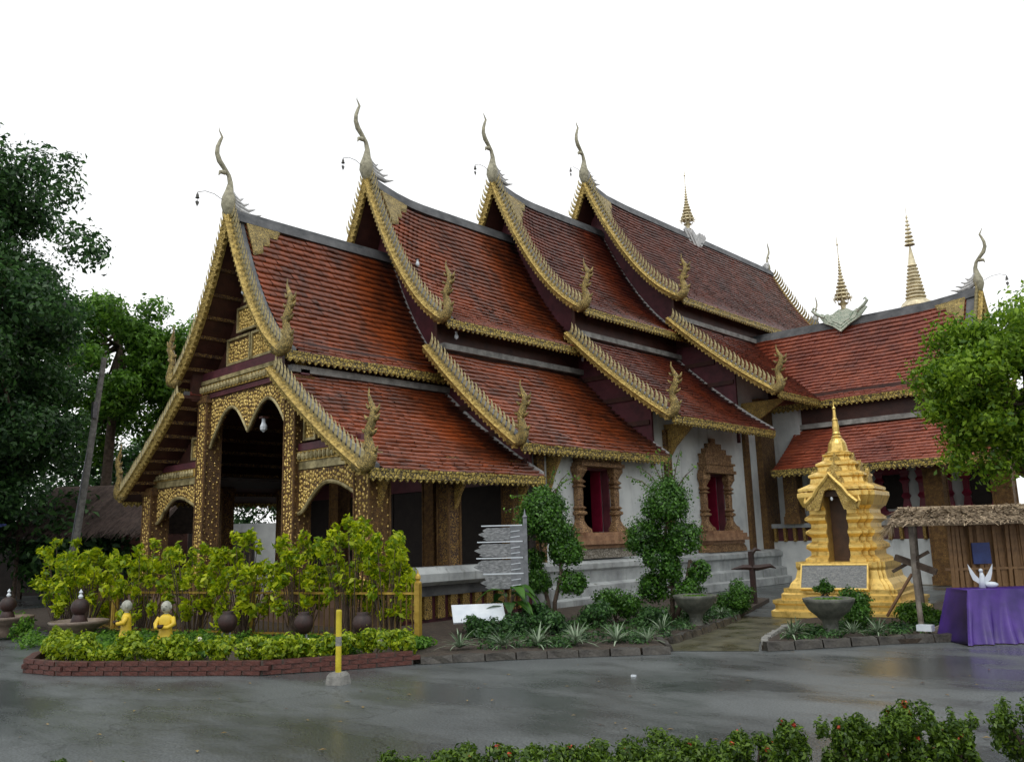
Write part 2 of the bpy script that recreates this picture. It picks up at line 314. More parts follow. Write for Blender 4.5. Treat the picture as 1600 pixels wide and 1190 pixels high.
def rnd(a, b): return random.uniform(a, b)

# ------------------------------------------------------------------ setting: ground, road, beds
gb = MB(); gb.add([(-1500, -1500, -.02), (1500, -1500, -.02), (1500, 1500, -.02), (-1500, 1500, -.02)], [(0, 1, 2, 3)])
gb.build('ground', 'soil', kind='structure')
rb = MB(); rb.add([(-60, -60, 0), (60, -60, 0), (60, 20, 0), (-60, 20, 0)], [(0, 1, 2, 3)])
rb.build('road', 'road', kind='structure')

def bed(poly, h, name='flower_bed'):
    MB().prism(poly, 'z', .004, h).build(name, 'soil', kind='structure')
BED1 = [(4.6, -7.1), (5.2, -7.35), (5.9, -7.2), (8.3, -5.6), (9.35, -3.8), (10.4, -2.5), (11.5, -1.35), (11.75, -1.05), (11.3, -.6), (10.9, 1.2), (10.2, 3.9), (8.9, 7.8), (5.75, 9), (5.75, -1.5), (-8, -1.4), (-8, -4.6), (1, -5.3), (3.6, -6.2)]
bed(BED1, .09)
BED2 = [(12.75, -.1), (12.4, .6), (11.9, 2.4), (11.6, 3.7), (13, 10), (24, 10), (21, 9), (14.75, 2.35), (13.4, .75)]
bed(BED2, .07)
pb = MB(); pb.add([(11.4, -1.0, .006), (12.75, -.2, .006), (12.3, .7, .006), (11.7, 3.2, .006), (11.6, 4.4, .006), (10.0, 4.4, .006), (10.9, 1.0, .006)], [tuple(range(7))])
pb.build('path', 'path', kind='structure')

def along(pts, step):
    """points and headings every step metres along a polyline"""
    out = []; pts = [Vector(p) for p in pts]; carry = 0
    for a, b in zip(pts, pts[1:]):
        d = b-a; l = d.length; t = carry
        while t < l: out.append((a+d*(t/l), math.atan2(d.y, d.x))); t += step
        carry = t-l
    return out
# brick edging round the left end of the bed: every brick on its own
def edging(name, label, pts, courses, bl=.25, bh=.062, mt='brick'):
    t = thing(name, label, 'brick edging', (pts[0][0], pts[0][1], 0))
    inv = Vector((-pts[0][0], -pts[0][1], 0))
    MBs = [MB().cbox((0, 0, 0), (bl-.014, .115, bh-.008)).mesh('brick', mt) for _ in range(1)]
    core = MB()
    for a, b in zip(pts, pts[1:]): core.bar(Vector((*a, courses*bh/2))+inv, Vector((*b, courses*bh/2))+inv, .085, courses*bh-.01)
    core.build('mortar_core', 'mortar', t)
    for k in range(courses):
        for p, h in along([(x, y, 0) for x, y in pts], bl):
            if k % 2: p = p+Vector((math.cos(h), math.sin(h), 0))*bl/2
            o = link('brick', MBs[0], t); o.location = p+inv+Vector((rnd(-.008, .008), rnd(-.008, .008), k*bh+bh/2+.003)); o.rotation_euler = (rnd(-.03, .03), rnd(-.02, .02), h+rnd(-.04, .04))
            o.scale = (1, rnd(.92, 1.12), 1)
    return t
edging('brick_edging', 'low curved edging of stacked red bricks round the left end of the planted bed', [(3.7, -6.35), (4.5, -7.1), (5.2, -7.45), (5.95, -7.28), (7.2, -6.45), (8.35, -5.65), (8.95, -4.7), (9.4, -3.85)], 3)
def kerb(name, label, pts, w, h, mt='kerb', seg=.45):
    t = thing(name, label, 'kerb', (pts[0][0], pts[0][1], 0)); inv = Vector((-pts[0][0], -pts[0][1], 0))
    for p, a in along([(x, y, 0) for x, y in pts], seg):
        m = MB(); q_ = seg*rnd(.88, .99)
        sec_ = [[(xx, -w/2+rnd(-.012, .012), -h/2), (xx, w/2, -h/2), (xx, w/2-.015, h/2+rnd(-.022, .008)), (xx, -w/2+.02+rnd(-.012, .012), h/2+rnd(-.022, .008))] for xx in (-q_/2, -q_/6, q_/6, q_/2)]; m.loft(sec_); o = m.build('kerb_stone', mt, t)
        o.location = p+inv+Vector((math.cos(a)*seg/2, math.sin(a)*seg/2, h/2+.005)); o.rotation_euler = (rnd(-.02, .02), rnd(-.015, .015), a+rnd(-.02, .02))
kerb('bed_kerb', 'dark mossy stone kerb along the bed of spider plants, ending at the path', [(9.45, -3.75), (10.4, -2.55), (11.5, -1.4), (11.72, -1.15)], .14, .1)
kerb('bed_kerb', 'damp stone kerb beside the path up to the golden shrine', [(11.7, -.9), (11.3, -.5), (10.95, 1.2), (10.3, 3.7)], .12, .11)
kerb('bed_kerb', 'stone kerb running right past the pot to the purple cloth', [(12.8, -.12), (13.45, .8), (14.1, 1.7), (14.75, 2.4), (15.6, 3.2)], .15, .12)
kerb('bed_kerb', 'pale curved kerb stones where the path meets the road on the right', [(12.75, .0), (12.45, .6), (12.0, 2.2)], .13, .11, 'concrete', .35)

# ------------------------------------------------------------------ temple
temple = thing('temple_hall', 'long wooden temple hall with four stepped red tiled roofs and gilded gables', 'temple')
TU = lambda s: 1.62*s-.62*s*s
TL = lambda s: 1.2*s-.2*s*s
I4 = Matrix.Identity(4)
class Tier:
    def __init__(s, y0, za, wu, zu, ws, zs, wl, zl, yb, drop, dl=2.2):
        s.y0, s.za, s.wu, s.zu, s.ws, s.zs, s.wl, s.zl, s.yb, s.drop, s.dl = y0, za, wu, zu, ws, zs, wl, zl, yb, drop, dl
    def ridge(s, y):
        v = min(max((y-s.y0)/s.dl, 0), 1); return s.za-s.drop*(1-(1-v)**2)
    def up(s, a, y): return (s.wu*a, s.ridge(y)-(s.ridge(y)-s.zu)*TU(a))
    def lo(s, a, y): return (s.ws+(s.wl-s.ws)*a, s.zs-(s.zs-s.zl)*TL(a))
def prof(fn, n, y, ext=0): return [fn(i/n*(1+ext), y) for i in range(n+1)]

def tiles(T, fn, y0, y1, sgn, mt, mtx, parent, rs=.195, cw=.17, moss=None):
    """rows of overlapping clay tiles as real slabs"""
    # arclength table at mid y
    N = 60; pts = np.array([fn(i/N, (y0+y1)/2) for i in range(N+1)]); sl_ = np.r_[0, np.cumsum(np.linalg.norm(np.diff(pts, axis=0), axis=1))]
    rows = int(sl_[-1]/rs); ncol = max(1, int((y1-y0)/cw)); cw = (y1-y0)/ncol
    V = []; mo = []
    rg = np.random.RandomState(int(abs(y0*100))+rows)
    for i in range(rows):
        a0 = np.interp(max(0, sl_[-1]-(i+1)*rs-.03), sl_, np.arange(N+1)/N); a1 = np.interp(sl_[-1]-i*rs, sl_, np.arange(N+1)/N)
        off = (i % 2)*.5
        for j in range(-1 if off else 0, ncol):
            ya = y0+(j+off)*cw; yb_ = ya+cw
            ya = max(ya, y0); yb_ = min(yb_, y1)
            if yb_-ya < .01: continue
            ym = (ya+yb_)/2; p0 = fn(a0, ym); p1 = fn(a1, ym)
            d = np.array([p1[0]-p0[0], p1[1]-p0[1]]); d /= np.linalg.norm(d); n = np.array([-d[1], d[0]]); 
            if n[1] < 0: n = -n
            j1, j2, j3 = rg.normal(size=3)*.006
            wv = .012*math.sin(ya*1.1+a1*5)+.008*math.sin(ya*2.7-a1*9); h0, h1, th = .0+j1+wv, .088+j2+wv, .06
            lip = .045+j3
            q0 = np.array(p0)+n*h0; q1 = np.array(p1)+n*h1+d*lip; q2 = q1-n*th
            qm = np.array(p0)*.1+np.array(p1)*.9+n*(h1+.004)
            g = .003
            for yy in (ya+g, yb_-g):
                for q in (q0, q1, q2): V.append((sgn*q[0], yy, q[1]))
            b = (moss(a1, (ym-y0)/(y1-y0)) if moss else 0); mo += [b]*6
    V = np.array(V); k = len(V)//6
    base = (np.arange(k)*6)[:, None]
    quads = np.concatenate([base+np.array([[0, 1, 4, 3]]), base+np.array([[1, 2, 5, 4]])], 0)
    Mx = np.array(mtx); V = V@Mx[:3, :3].T+Mx[:3, 3]
    me = numesh('roof_tiles', V, quads, mt)
    at = me.attributes.new('moss', 'FLOAT', 'POINT'); at.data.foreach_set('value', np.array(mo, np.float32))
    o = link('roof_tiles', me, parent, kind='stuff'); return o

def deck(T, fn, y0, y1, sgn, mt, mtx, parent, th=.09, ny=8):
    m = MB(); m.m = mtx; n = 14; secs = []
    for j in range(ny+1):
        y = y0+(y1-y0)*j/ny; P = [fn(i/n, y) for i in range(n+1)]
        secs.append([(sgn*x, y, z) for x, z in P]+[(sgn*(x-.03), y, z-th) for x, z in reversed(P)])
    m.loft(secs); return m.build('roof_slope', mt, parent)

FIN = None
def fin_mesh():
    global FIN
    if FIN is None:
        m = MB(); c = [(0, 0), (.035, .12), (.03, .24), (-.02, .34), (-.075, .40)]; w = [.05, .058, .05, .032, .005]; vs = []
        secs = []
        for (x, z), r in zip(c, w):
            secs.append([(x-r, 0, z), (x, -.045*(r/.075), z), (x+r, 0, z), (x, .045*(r/.075), z)])
        m.loft(secs); FIN = m.mesh('fin', 'goldrib')
    return FIN
def barge(P, y, sgn, mtx, parent, fins=True, maxfin=99, w=.2, step=.175, scale=1.05):
    """gilded bargeboard sweeping along profile P (list of (x,z)); front face at y"""
    m = MB(); m.m = mtx; secs = []; n = len(P)
    T = []
    for i in range(n):
        a = P[max(i-1, 0)]; b = P[min(i+1, n-1)]; d = Vector((b[0]-a[0], b[1]-a[1])).normalized(); T.append((d, Vector((-d.y, d.x)) if d.x > 0 else Vector((-d.y, d.x))))
    nn = []
    for d, q in T:
        if q.y < 0: q = -q
        nn.append(q)
    def sec(i, shape):
        x, z = P[i]; q = nn[i]; return [(sgn*(x+q.x*h), y+t, z+q.y*h) for h, t in shape]
    m.loft([sec(i, [(-.14, .0), (-.05, -.03), (-.01, -.08), (.02, -.03), (.06, -.02), (.06, .12), (-.14, .12)]) for i in range(n)])
    # small scalloped teeth under the lower edge
    tot = 0; L = [0]
    for i in range(n-1): L.append(L[-1]+math.dist(P[i], P[i+1]))
    k = int(L[-1]/.16)
    def at(s):
        for i in range(n-1):
            if s <= L[i+1]: f = (s-L[i])/(L[i+1]-L[i]); break
        x = P[i][0]+(P[i+1][0]-P[i][0])*f; z = P[i][1]+(P[i+1][1]-P[i][1])*f; return Vector((x, z)), T[i][0], nn[i]
    for j in range(k):
        p, d, q = at((j+.5)*L[-1]/k); vs = []
        for hh, ww in ((-.135, -.05), (-.135, .05), (-.19, .02)):
            v = p+q*hh+d*ww
            vs.append((sgn*v.x, y+.0, v.y))
        for hh, ww in ((-.135, -.05), (-.135, .05), (-.19, .02)):
            v = p+q*hh+d*ww
            vs.append((sgn*v.x, y+.06, v.y))
        m.add(vs, [(0, 1, 2), (5, 4, 3), (0, 3, 4, 1), (1, 4, 5, 2), (2, 5, 3, 0)])
    o = m.build('bargeboard', 'barge', parent)
    if fins:
        k = int((L[-1]-.1)/step)
        for j in range(min(k, maxfin)):
            p, d, q = at(.12+j*step); ang = math.atan2(q.x, q.y)
            p = p+q*.015
            f = link('fin', fin_mesh(), o)
            # local z -> outward normal, tip curling uphill
            rot = Matrix.Rotation(sgn*ang, 4, 'Y'); flip = Matrix.Diagonal((sgn, 1, 1, 1))
            f.matrix_local = mtx @ Matrix.Translation((sgn*p.x, y+.05, p.y)) @ rot @ Matrix.Rotation(-sgn*.32, 4, 'Y') @ flip @ Matrix.Scale(scale*rnd(.93, 1.05), 4)
    return o
def naga(P, y, sgn, mtx, parent, h=1.45):
    """flame crested serpent head rising from the foot of a bargeboard"""
    x, z = P; m = MB(); m.m = mtx @ Matrix.Translation((sgn*x, y+.03, z)) @ Matrix.Diagonal((sgn*1.25, 1, 1, 1)) 
    k = h/1.45
    c = [(-.26, .02), (-.08, -.04), (.06, .02), (.14, .16), (.11, .34), (.07, .5), (.1, .66), (.19, .84), (.2, 1.02), (.12, 1.2), (.08, 1.33), (.09, 1.47)]
    r = [.12, .15, .165, .13, .095, .08, .095, .085, .065, .042, .022, .005]
    m.tube([(a*k, 0, b*k) for a, b in c], [q*k for q in r], 10, .8)
    # crest flames at the back and snout towards the ridge
    for (bx, bz, dx, dz, w) in [(.14, .55, .16, .1, .05), (.22, .8, .14, .13, .05), (.26, .95, .1, .16, .045), (.02, .62, -.12, .06, .05), (.07, .85, -.1, .1, .04), (.03, .3, -.1, .12, .05), (.2, .2, .12, .12, .05), (.1, 1.05, -.09, .12, .035)]:
        m.tube([(bx*k, 0, bz*k), ((bx+dx*.6)*k, 0, (bz+dz*.4)*k), ((bx+dx)*k, 0, (bz+dz)*k)], [w*k, w*.7*k, .004], 6)
    return m.build('naga_finial', 'naga', parent, smooth=True)
def chofa(y, z, mtx, parent, h=2.1, mt='stone'):
    m = MB(); m.m = mtx @ Matrix.Translation((0, y, z)); k = h/2.1
    c = [(.0, -.22), (.0, -.05), (.0, .12), (.02, .3), (.03, .5), (.05, .72), (.0, .92), (-.13, 1.08), (-.27, 1.24), (-.34, 1.42), (-.33, 1.6), (-.27, 1.78), (-.22, 1.9), (-.26, 1.98), (-.31, 2.06), (-.3, 2.14)]
    r = [.05, .13, .19, .19, .12, .075, .06, .065, .075, .065, .055, .045, .035, .022, .014, .004]
    m.tube([(0, a*k, b*k) for a, b in c], [q*k*.92 for q in r], 10)
    m.tube([(0, -.1*k, .98*k), (0, -.24*k, .95*k), (0, -.28*k, .84*k)], [.07*k, .05*k, .004], 6)
    o = m.build('roof_finial', mt, parent, smooth=True)
    f = MB(); f.m = mtx @ Matrix.Translation((0, y, z))
    for i, (b, l) in enumerate([(.52, .42), (.42, .58), (.31, .76), (.2, .94)]):
        f.tube([(0, .05, b*k), (0, l*.35*k, (b-.14)*k), (0, l*.7*k, (b-.2)*k), (0, l*k, (b-.1)*k)], [.075, .08, .06, .012], 8, 1.3)
    f.build('finial_feathers', 'stonew', o)
    return o
def ridge_cap(T, y0, y1, mtx, parent):
    m = MB(); m.m = mtx; secs = []
    for j in range(13):
        y = y0+(y1-y0)*j/12; z = T.ridge(y); secs.append([(-.2, y, z-.16), (-.17, y, z+.04), (-.09, y, z+.06), (-.08, y, z+.16), (.08, y, z+.16), (.09, y, z+.06), (.17, y, z+.04), (.2, y, z-.16)])
    m.loft(secs); return m.build('ridge_cap', 'grey', parent)
def verge(T, fn, y, sgn, mtx, parent, w=.3, th=.09, mt='grey'):
    m = MB(); m.m = mtx; secs = []
    n = 14
    for i in range(n+1):
        x, z = fn(i/n, y); secs.append([(sgn*x, y-w/2, z+th), (sgn*x, y+w/2, z+th), (sgn*x, y+w/2, z-.02), (sgn*x, y-w/2, z-.02)])
    m.loft(secs); return m.build('verge_cap', mt, parent)
def eave(x, z, y0, y1, sgn, mtx, parent, h=.17, teeth=True):
    m = MB(); m.m = mtx; X0, X1 = sorted((sgn*(x-.03), sgn*(x+.05)))
    m.box(X0, X1, y0, y1, z-h, z+.0)
    m.box(X0-.015, X1+.015, y0, y1, z-.035, z+.02)
    k = int((y1-y0)/.17)
    for j in range(k):
        a = y0+(j+.5)*(y1-y0)/k; w = .075
        m.prism([(a-w, z-h+.004), (a+w, z-h+.004), (a+w*.5, z-h-.035), (a, z-h-.07), (a-w*.5, z-h-.035)], 'x', X0+.02, X1-.02)
    return m.build('eave_trim', 'gold2', parent)
M['boss'] = mat('boss_gold', (.5, .33, .08), (.8, .6, .2), rough=.35, metal=.5, scale=6)
M['gold2'] = mat('eave_gold', (.32, .24, .05), (.58, .44, .12), rough=.5, metal=.4, scale=12, vor=(11, (.05, .035, .012), .14))

def build_tier(T, mtx, parent, mt, right=True, left_fins=99, yl0=None, ylb=None, fins_r=99, naga_h=1.45, yub=None, chofa_h=2.1, lower=True, tile_side=1, moss=None, back=False):
    y0 = T.y0; yb = yub or T.yb; yl0 = y0 if yl0 is None else yl0; ylb = ylb or T.yb
    for s in (1, -1):
        d = deck(T, T.up, y0+.08, yb, s, 'wood' if s != tile_side else 'wood', mtx, parent)
        if s == tile_side:
            tiles(T, T.up, y0+.42, yb-.06, s, mt, mtx, d, moss=moss)
        else:
            deck(T, lambda a, y: (T.up(a, y)[0], T.up(a, y)[1]+.1), y0+.3, yb, s, 'deckred', mtx, parent, .08)
        verge(T, T.up, y0+.28, s, mtx, parent, .26, .1)
        P = prof(T.up, 16, y0); P = [(x, z) for x, z in P]
        mf = fins_r if s == tile_side else left_fins
        barge(P, y0, s, mtx, parent, True, mf)
        naga((T.wu+.02, T.zu+.06), y0+.03, s, mtx, parent, naga_h)
        eave(T.wu, T.zu+.0, y0+.15, yb, s, mtx, parent)
        if lower:
            d = deck(T, T.lo, yl0+.08, ylb, s, 'wood', mtx, parent)
            if s == tile_side: tiles(T, T.lo, yl0+.42, ylb-.06, s, mt, mtx, d, moss=moss)
            else: deck(T, lambda a, y: (T.lo(a, y)[0], T.lo(a, y)[1]+.1), yl0+.3, ylb, s, 'deckred', mtx, parent, .08)
            verge(T, T.lo, yl0+.28, s, mtx, parent, .26, .1)
            P = prof(T.lo, 14, yl0); barge(P, yl0, s, mtx, parent, True, mf)
            naga((T.wl+.0, T.zl+.08), yl0+.03, s, mtx, parent, naga_h*.95)
            eave(T.wl, T.zl, yl0+.15, ylb, s, mtx, parent)
            # clerestory band between the two roofs
            m = MB(); m.m = mtx; X = sorted((s*(T.ws-.02), s*(T.ws+.1)))
            m.box(X[0], X[1], yl0+.35, yb, T.zs-.15, T.zu+.35); m.build('clerestory_wall', 'wood', parent)
            m = MB(); m.m = mtx; X = sorted((s*(T.ws+.06), s*(T.ws+.3)))
            m.box(X[0], X[1], yl0+.42, yb, T.zs-.06, T.zs+.1); m.build('flashing', 'greyp', parent)
        # white back verge line
        if s == tile_side and not back:
            verge(T, T.up, yb-.03, s, mtx, parent, .05, .13, 'stonew')
            if lower: verge(T, T.lo, ylb-.03, s, mtx, parent, .05, .13, 'stonew')
    ridge_cap(T, y0+.1, yb, mtx, parent)
    chofa(y0+.02, T.za+.12, mtx, parent, chofa_h)
    # gold filigree patch in the top front corner of the slope
    m = MB(); m.m = mtx
    q = [(.03, .45), (.03, 1.45), (.07, 1.3), (.075, 1.05), (.12, 1.0), (.125, .8), (.17, .75), (.19, .5), (.19, .45)]
    P3 = [(tile_side*(T.up(a, y0+b)[0]+.07), y0+b, T.up(a, y0+b)[1]+.13) for a, b in q]
    m.loft([P3, [(x, y, z-.1) for x, y, z in P3]])
    m.build('corner_filigree', 'naga', parent)

def gable_wall(T, y, zbot, mtx, parent, mt='maroon', planks=True, wmax=None, th=.08, xmax=None):
    """boarded gable wall under tier T at plane y"""
    P = [(x-.12 if x > .1 else x, z-.13) for x, z in prof(T.up, 14, T.y0)]
    Q = [(x-.12, z-.12) for x, z in prof(T.lo, 12, T.y0)]
    poly = [(0, P[0][1])]+P[1:]+[(T.ws-.1, T.zu-.1)]+Q
    poly = [p for p in poly if p[1] > zbot]
    if xmax:
        zc = min(z for x, z in poly if x <= xmax); poly = [p for p in poly if p[0] <= xmax]+[(xmax, zc-.25)]
    x_end = poly[-1][0]; poly.append((x_end, zbot))
    full = poly+[(-x, z) for x, z in reversed(poly) if x > 0]
    m = MB(); m.m = mtx; m.prism(full, 'y', y, y+th); o = m.build('gable_wall', mt, parent)
    # battens
    z = zbot+.5
    while z < T.za-1:
        # half width at z
        hw = 0
        for fn in (T.up, T.lo):
            for i in range(41):
                a = fn(i/40, T.y0)
                if a[1] >= z+.3: hw = max(hw, a[0]-.2) if (fn is T.up or z < T.zs-.2) else hw
        if xmax: hw = min(hw, xmax-.05)
        if hw > .3:
            b = MB(); b.m = mtx; b.box(-hw, hw, y-.06, y+.0, z-.07, z+.07); b.build('gable_beam', 'wood', o)
        z += .78
    return o

T1 = Tier(-1.99, 9.9, 2.67, 5.94, 2.2, 5.6, 5.72, 3.085, 3.28, .02)
T2 = Tier(2.29, 12.19, 3.27, 7.29, 2.6, 6.68, 5.79, 3.83, 8.62, .42)
T3 = Tier(7.61, 13.68, 3.64, 8.48, 3.0, 7.8, 6.52, 4.85, 13.7, .38)
T4 = Tier(12.74, 15.21, 3.945, 9.74, 3.38, 9.08, 7.16, 5.99, 28.2, .38)
def mossf(a, v):
    # soot and moss gather along the back edge and just under the ridge
    return max(0, min(1, (v-.72)*3.2))*.9+max(0, .16-a)*3.2
build_tier(T1, I4, temple, 'tile', moss=mossf, naga_h=1.55)
build_tier(T2, I4, temple, 'tile', left_fins=10, moss=mossf, chofa_h=2.3)
build_tier(T3, I4, temple, 'tile2', left_fins=8, moss=mossf, chofa_h=2.3)
build_tier(T4, I4, temple, 'tile2', left_fins=8, ylb=19.2, chofa_h=2.3, back=True, moss=lambda a, v: max(0, .1-a)*2)
gable_wall(T2, 3.25, 3.0, I4, temple, 'maroon', xmax=5.3)
gable_wall(T3, 8.55, 3.6, I4, temple, 'maroon', xmax=5.3)
gable_wall(T4, 13.68, 4.6, I4, temple, 'maroon', xmax=5.3)
# rear of the fourth tier and the lower roof behind it
barge(prof(T4.up, 16, 28), 28.22, 1, I4, temple, True, 24)
RM = Matrix.Translation((0, 0, 0)) @ Matrix.Rotation(math.pi, 4, 'Z')
chofa(-28.0, 14.95, RM, temple, 1.6)
T5 = Tier(-33.5, 13.1, 3.6, 8.0, 3, 7.5, 6.4, 4.7, -28.2, .2)
for s in (1, -1):
    deck(T5, T5.up, -33.4, -28.2, s, 'deckred', RM, temple)
ridge_cap(T5, -33.4, -28.2, RM, temple)
chofa(-33.5, 13.2, RM, temple, 1.5)
barge(prof(T5.up, 12, -33.5), -33.5, -1, RM, temple, False)

# the wing to the right: ridge runs along X, front faces the court
WM = Matrix.Translation((0, 18.9, 0)) @ Matrix.Rotation(math.pi/2, 4, 'Z')
TW = Tier(-11.75, 9.42, 3.03, 5.95, 2.6, 5.15, 4.75, 3.62, -3.3, .22, 2.5)
build_tier(TW, WM, temple, 'tilew', tile_side=-1, left_fins=12, fins_r=12, yl0=-13.0, ylb=-6.1, yub=-3.4, back=True, chofa_h=2.0,
           moss=lambda a, v: max(0, .1-a)*2)
gable_wall(TW, -10.8, 3.4, WM, temple, 'maroon')

# spires on the ridges
def spire(loc, k, parent, saddle_dir='y'):
    m = MB(); m.m = Matrix.Translation(loc) @ Matrix.Scale(k, 4)
    m.lathe([(.1, 0), (.1, .35), (.2, .4), (.1, .46), (.12, .6), (.24, .68), (.1, .78), (.1, .9)], 12)
    pr = []; z = .9
    for r in (.36, .34, .26, .24, .19, .15, .12, .1, .085, .07, .055, .045, .035):
        h = .13+.45*r*.4
        pr += [(r*.45, z), (r, z+.02), (r*.96, z+.07), (r*.5, z+h*.8)]; z += h
    pr += [(.02, z), (.015, z+.55), (.05, z+.6), (.02, z+.68), (.01, z+.95), (.002, z+1.05)]
    m.lathe(pr, 14)
    for q in range(10):
        a = q*math.pi/5
        for r, zz in ((.36, .93), (.34, 1.12), (.25, 1.4)): m.cbox((r*math.cos(a), r*math.sin(a), zz-.1), (.035, .035, .1))
        m.tube([(.3*math.cos(a), .3*math.sin(a), .98), (.42*math.cos(a), .42*math.sin(a), .92), (.46*math.cos(a), .46*math.sin(a), 1.04)], [.03, .025, .004], 5)
    o = m.build('ridge_spire', 'gilt', parent)
    return o
sp = spire((0, 20.3, 14.9), .82, temple)
m = MB(); m.m = Matrix.Translation((0, 20.6, 14.75))
for s in (1, -1):
    for q in range(3):
        w = .95-q*.25
        m.prism([(-w, .28-q*.02), (-w+.12, .42), (0, .2), (w-.12, .42), (w, .28-q*.02), (0, -.75+q*.22)], 'x', s*(.16+q*.03)-.03+s*0, s*(.16+q*.03)+.03)
m.build('spire_saddle', 'stonew', sp)
sp = spire((7.15, 18.9, 9.4), .8, temple)
m = MB(); m.m = Matrix.Translation((7.15, 18.9, 9.3)) @ Matrix.Scale(.8, 4)
M['saddle'] = mat('saddle_green', (.2, .27, .2), (.42, .46, .36), rough=.5, scale=8, vor=(9, (.5, .5, .42), .05))
for q in range(3):
    w = 1.15-q*.3
    pl = [(-w, .5-q*.06), (-w+.18, .58-q*.08), (-w*.55, .3), (-.2, .62-q*.1), (.2, .62-q*.1), (w*.55, .3), (w-.18, .58-q*.08), (w, .5-q*.06), (w*.72, .0), (w*.35, -.25+q*.07), (0, -.62+q*.17), (-w*.35, -.25+q*.07), (-w*.72, .0)]
    # leans on the slope
    m2 = m.m; m.m = m2 @ Matrix.Translation((0, -.36-q*.035, -.05)) @ Matrix.Rotation(-R(22), 4, 'X'); m.prism(pl, 'y', -.03, .03); m.m = m2
m.build('spire_saddle', 'saddle', sp)
m = MB(); m.m = Matrix.Translation((7.15, 18.9, 9.3)) @ Matrix.Scale(.8, 4)
for s in (-1, 1): m.tube([(s*.75, -.5, .2), (s*1.1, -.5, .42), (s*1.28, -.5, .62), (s*1.2, -.5, .75), (s*1.1, -.5, .7)], [.07, .08, .07, .05, .02], 8)
m.build('saddle_scroll', 'saddle', sp)

# bells hung in front of the finials
def bell(loc, label, d=(0, -1)):
    t = thing('hanging_bell', label, 'bell', loc, group='wind bells of the roof finials'); t.scale = (.78,)*3
    MB().tube([(0, 0, 0), (d[0]*.3, d[1]*.3, .12), (d[0]*.6, d[1]*.6, .13), (d[0]*.85, d[1]*.85, .02)], .011, 5).build('bell_hook', 'bronze', t)
    c = (d[0]*.85, d[1]*.85, 0)
    MB().lathe([(.01, .02), (.02, -.02), (.04, -.06), (.055, -.15), (.07, -.18), (.01, -.185)], 10, c).build('bell_body', 'bronze', t)
    m = MB(); m.m = Matrix.Translation((c[0], c[1], -.18)); m.bar((0, 0, 0), (0, 0, -.1), .01)
    m.prism([(0, -.08), (.065, -.12), (.045, -.2), (0, -.28), (-.045, -.2), (-.065, -.12)], 'y' if d[0] else 'x', -.006, .006)
    m.build('bell_clapper', 'bronze', t)
for T, n in ((T1, 'leftmost bell, hanging from the finial of the front and lowest gable'), (T2, 'bell hanging before the finial of the second gable'), (T3, 'bell hanging before the finial of the third gable'), (T4, 'small bell hanging before the highest finial')):
    bell((0, T.y0-.12, T.za+.35), n)
bell((11.9, 18.9, 9.75), 'bell hanging right of the finial on the side wing', (1, 0))

def bosses(pts, nrm, parent, sz=.034, mt='boss', seed=1):
    rg_ = random.Random(seed); m = MB()
    for p in pts:
        k = sz*rg_.uniform(.7, 1.3); fl = [k, k, k*1.3]; fl['xyz'.index(nrm)] = .018
        mm = m.m; m.m = mm @ Matrix.Translation(p) @ Matrix.Rotation(rg_.uniform(-.8, .8), 4, nrm.upper()); m.ball((0, 0, 0), tuple(fl), 5, 3); m.m = mm
    return m.build('carved_bosses', mt, parent, kind='stuff')
# ---- facade and porch of the first tier (plane y = -1.3)
YF = -1.3
def column(x, y, w, z0, z1, mt='column', base=True):
    m = MB(); m.box(x-w/2, x+w/2, y-w/2, y+w/2, z0, z1)
    o = m.build('column', mt, temple)
    f = MB()
    for zz, e, h in ((z0+.0, .07, .25), (z0+.25, .04, .1), (z1-.22, .05, .1), (z1-.85, .012, .05)):
        f.box(x-w/2-e, x+w/2+e, y-w/2-e, y+w/2+e, zz, zz+h)
    for sx in (-1, 1):
        for sy in (-1, 1): f.box(x+sx*w/2-.025, x+sx*w/2+.025, y+sy*w/2-.025, y+sy*w/2+.025, z0+.35, z1-.22)
    f.build('column_frame', 'column', o)
    if y < 0:
        k_ = 4 if w > .3 else 3; P_ = []; Q_ = []
        zz = z0+.4
        while zz < z1-.25:
            for i in range(k_):
                P_.append((x-w/2+w*(i+.5)/k_+rnd(-.03, .03), y-w/2-.004, zz+rnd(-.02, .05)))
                if i % 2 == int(zz*7) % 2: Q_.append((x+w/2+.004, y-w/2+w*(i+.5)/k_+rnd(-.02, .02), zz+rnd(-.03, .03)))
            zz += .08
        bosses(P_, 'y', o, .028); bosses(Q_, 'x', o, .018)
    return o
FZ = .45
for x in (-2.0, 2.2): column(x, YF+.1, .42, FZ, 5.6)
for x in (-5.0, 4.98): column(x, YF+.1, .5, FZ, 3.35)
for x in (-5.0, 4.98):
    for y in (.9, 2.95): column(x, y, .34, FZ, 3.5, 'carved')  # darker gilt paints the porch shade into these columns
for x in (-2.1, 2.1): column(x, 3.0, .4, FZ, 6)
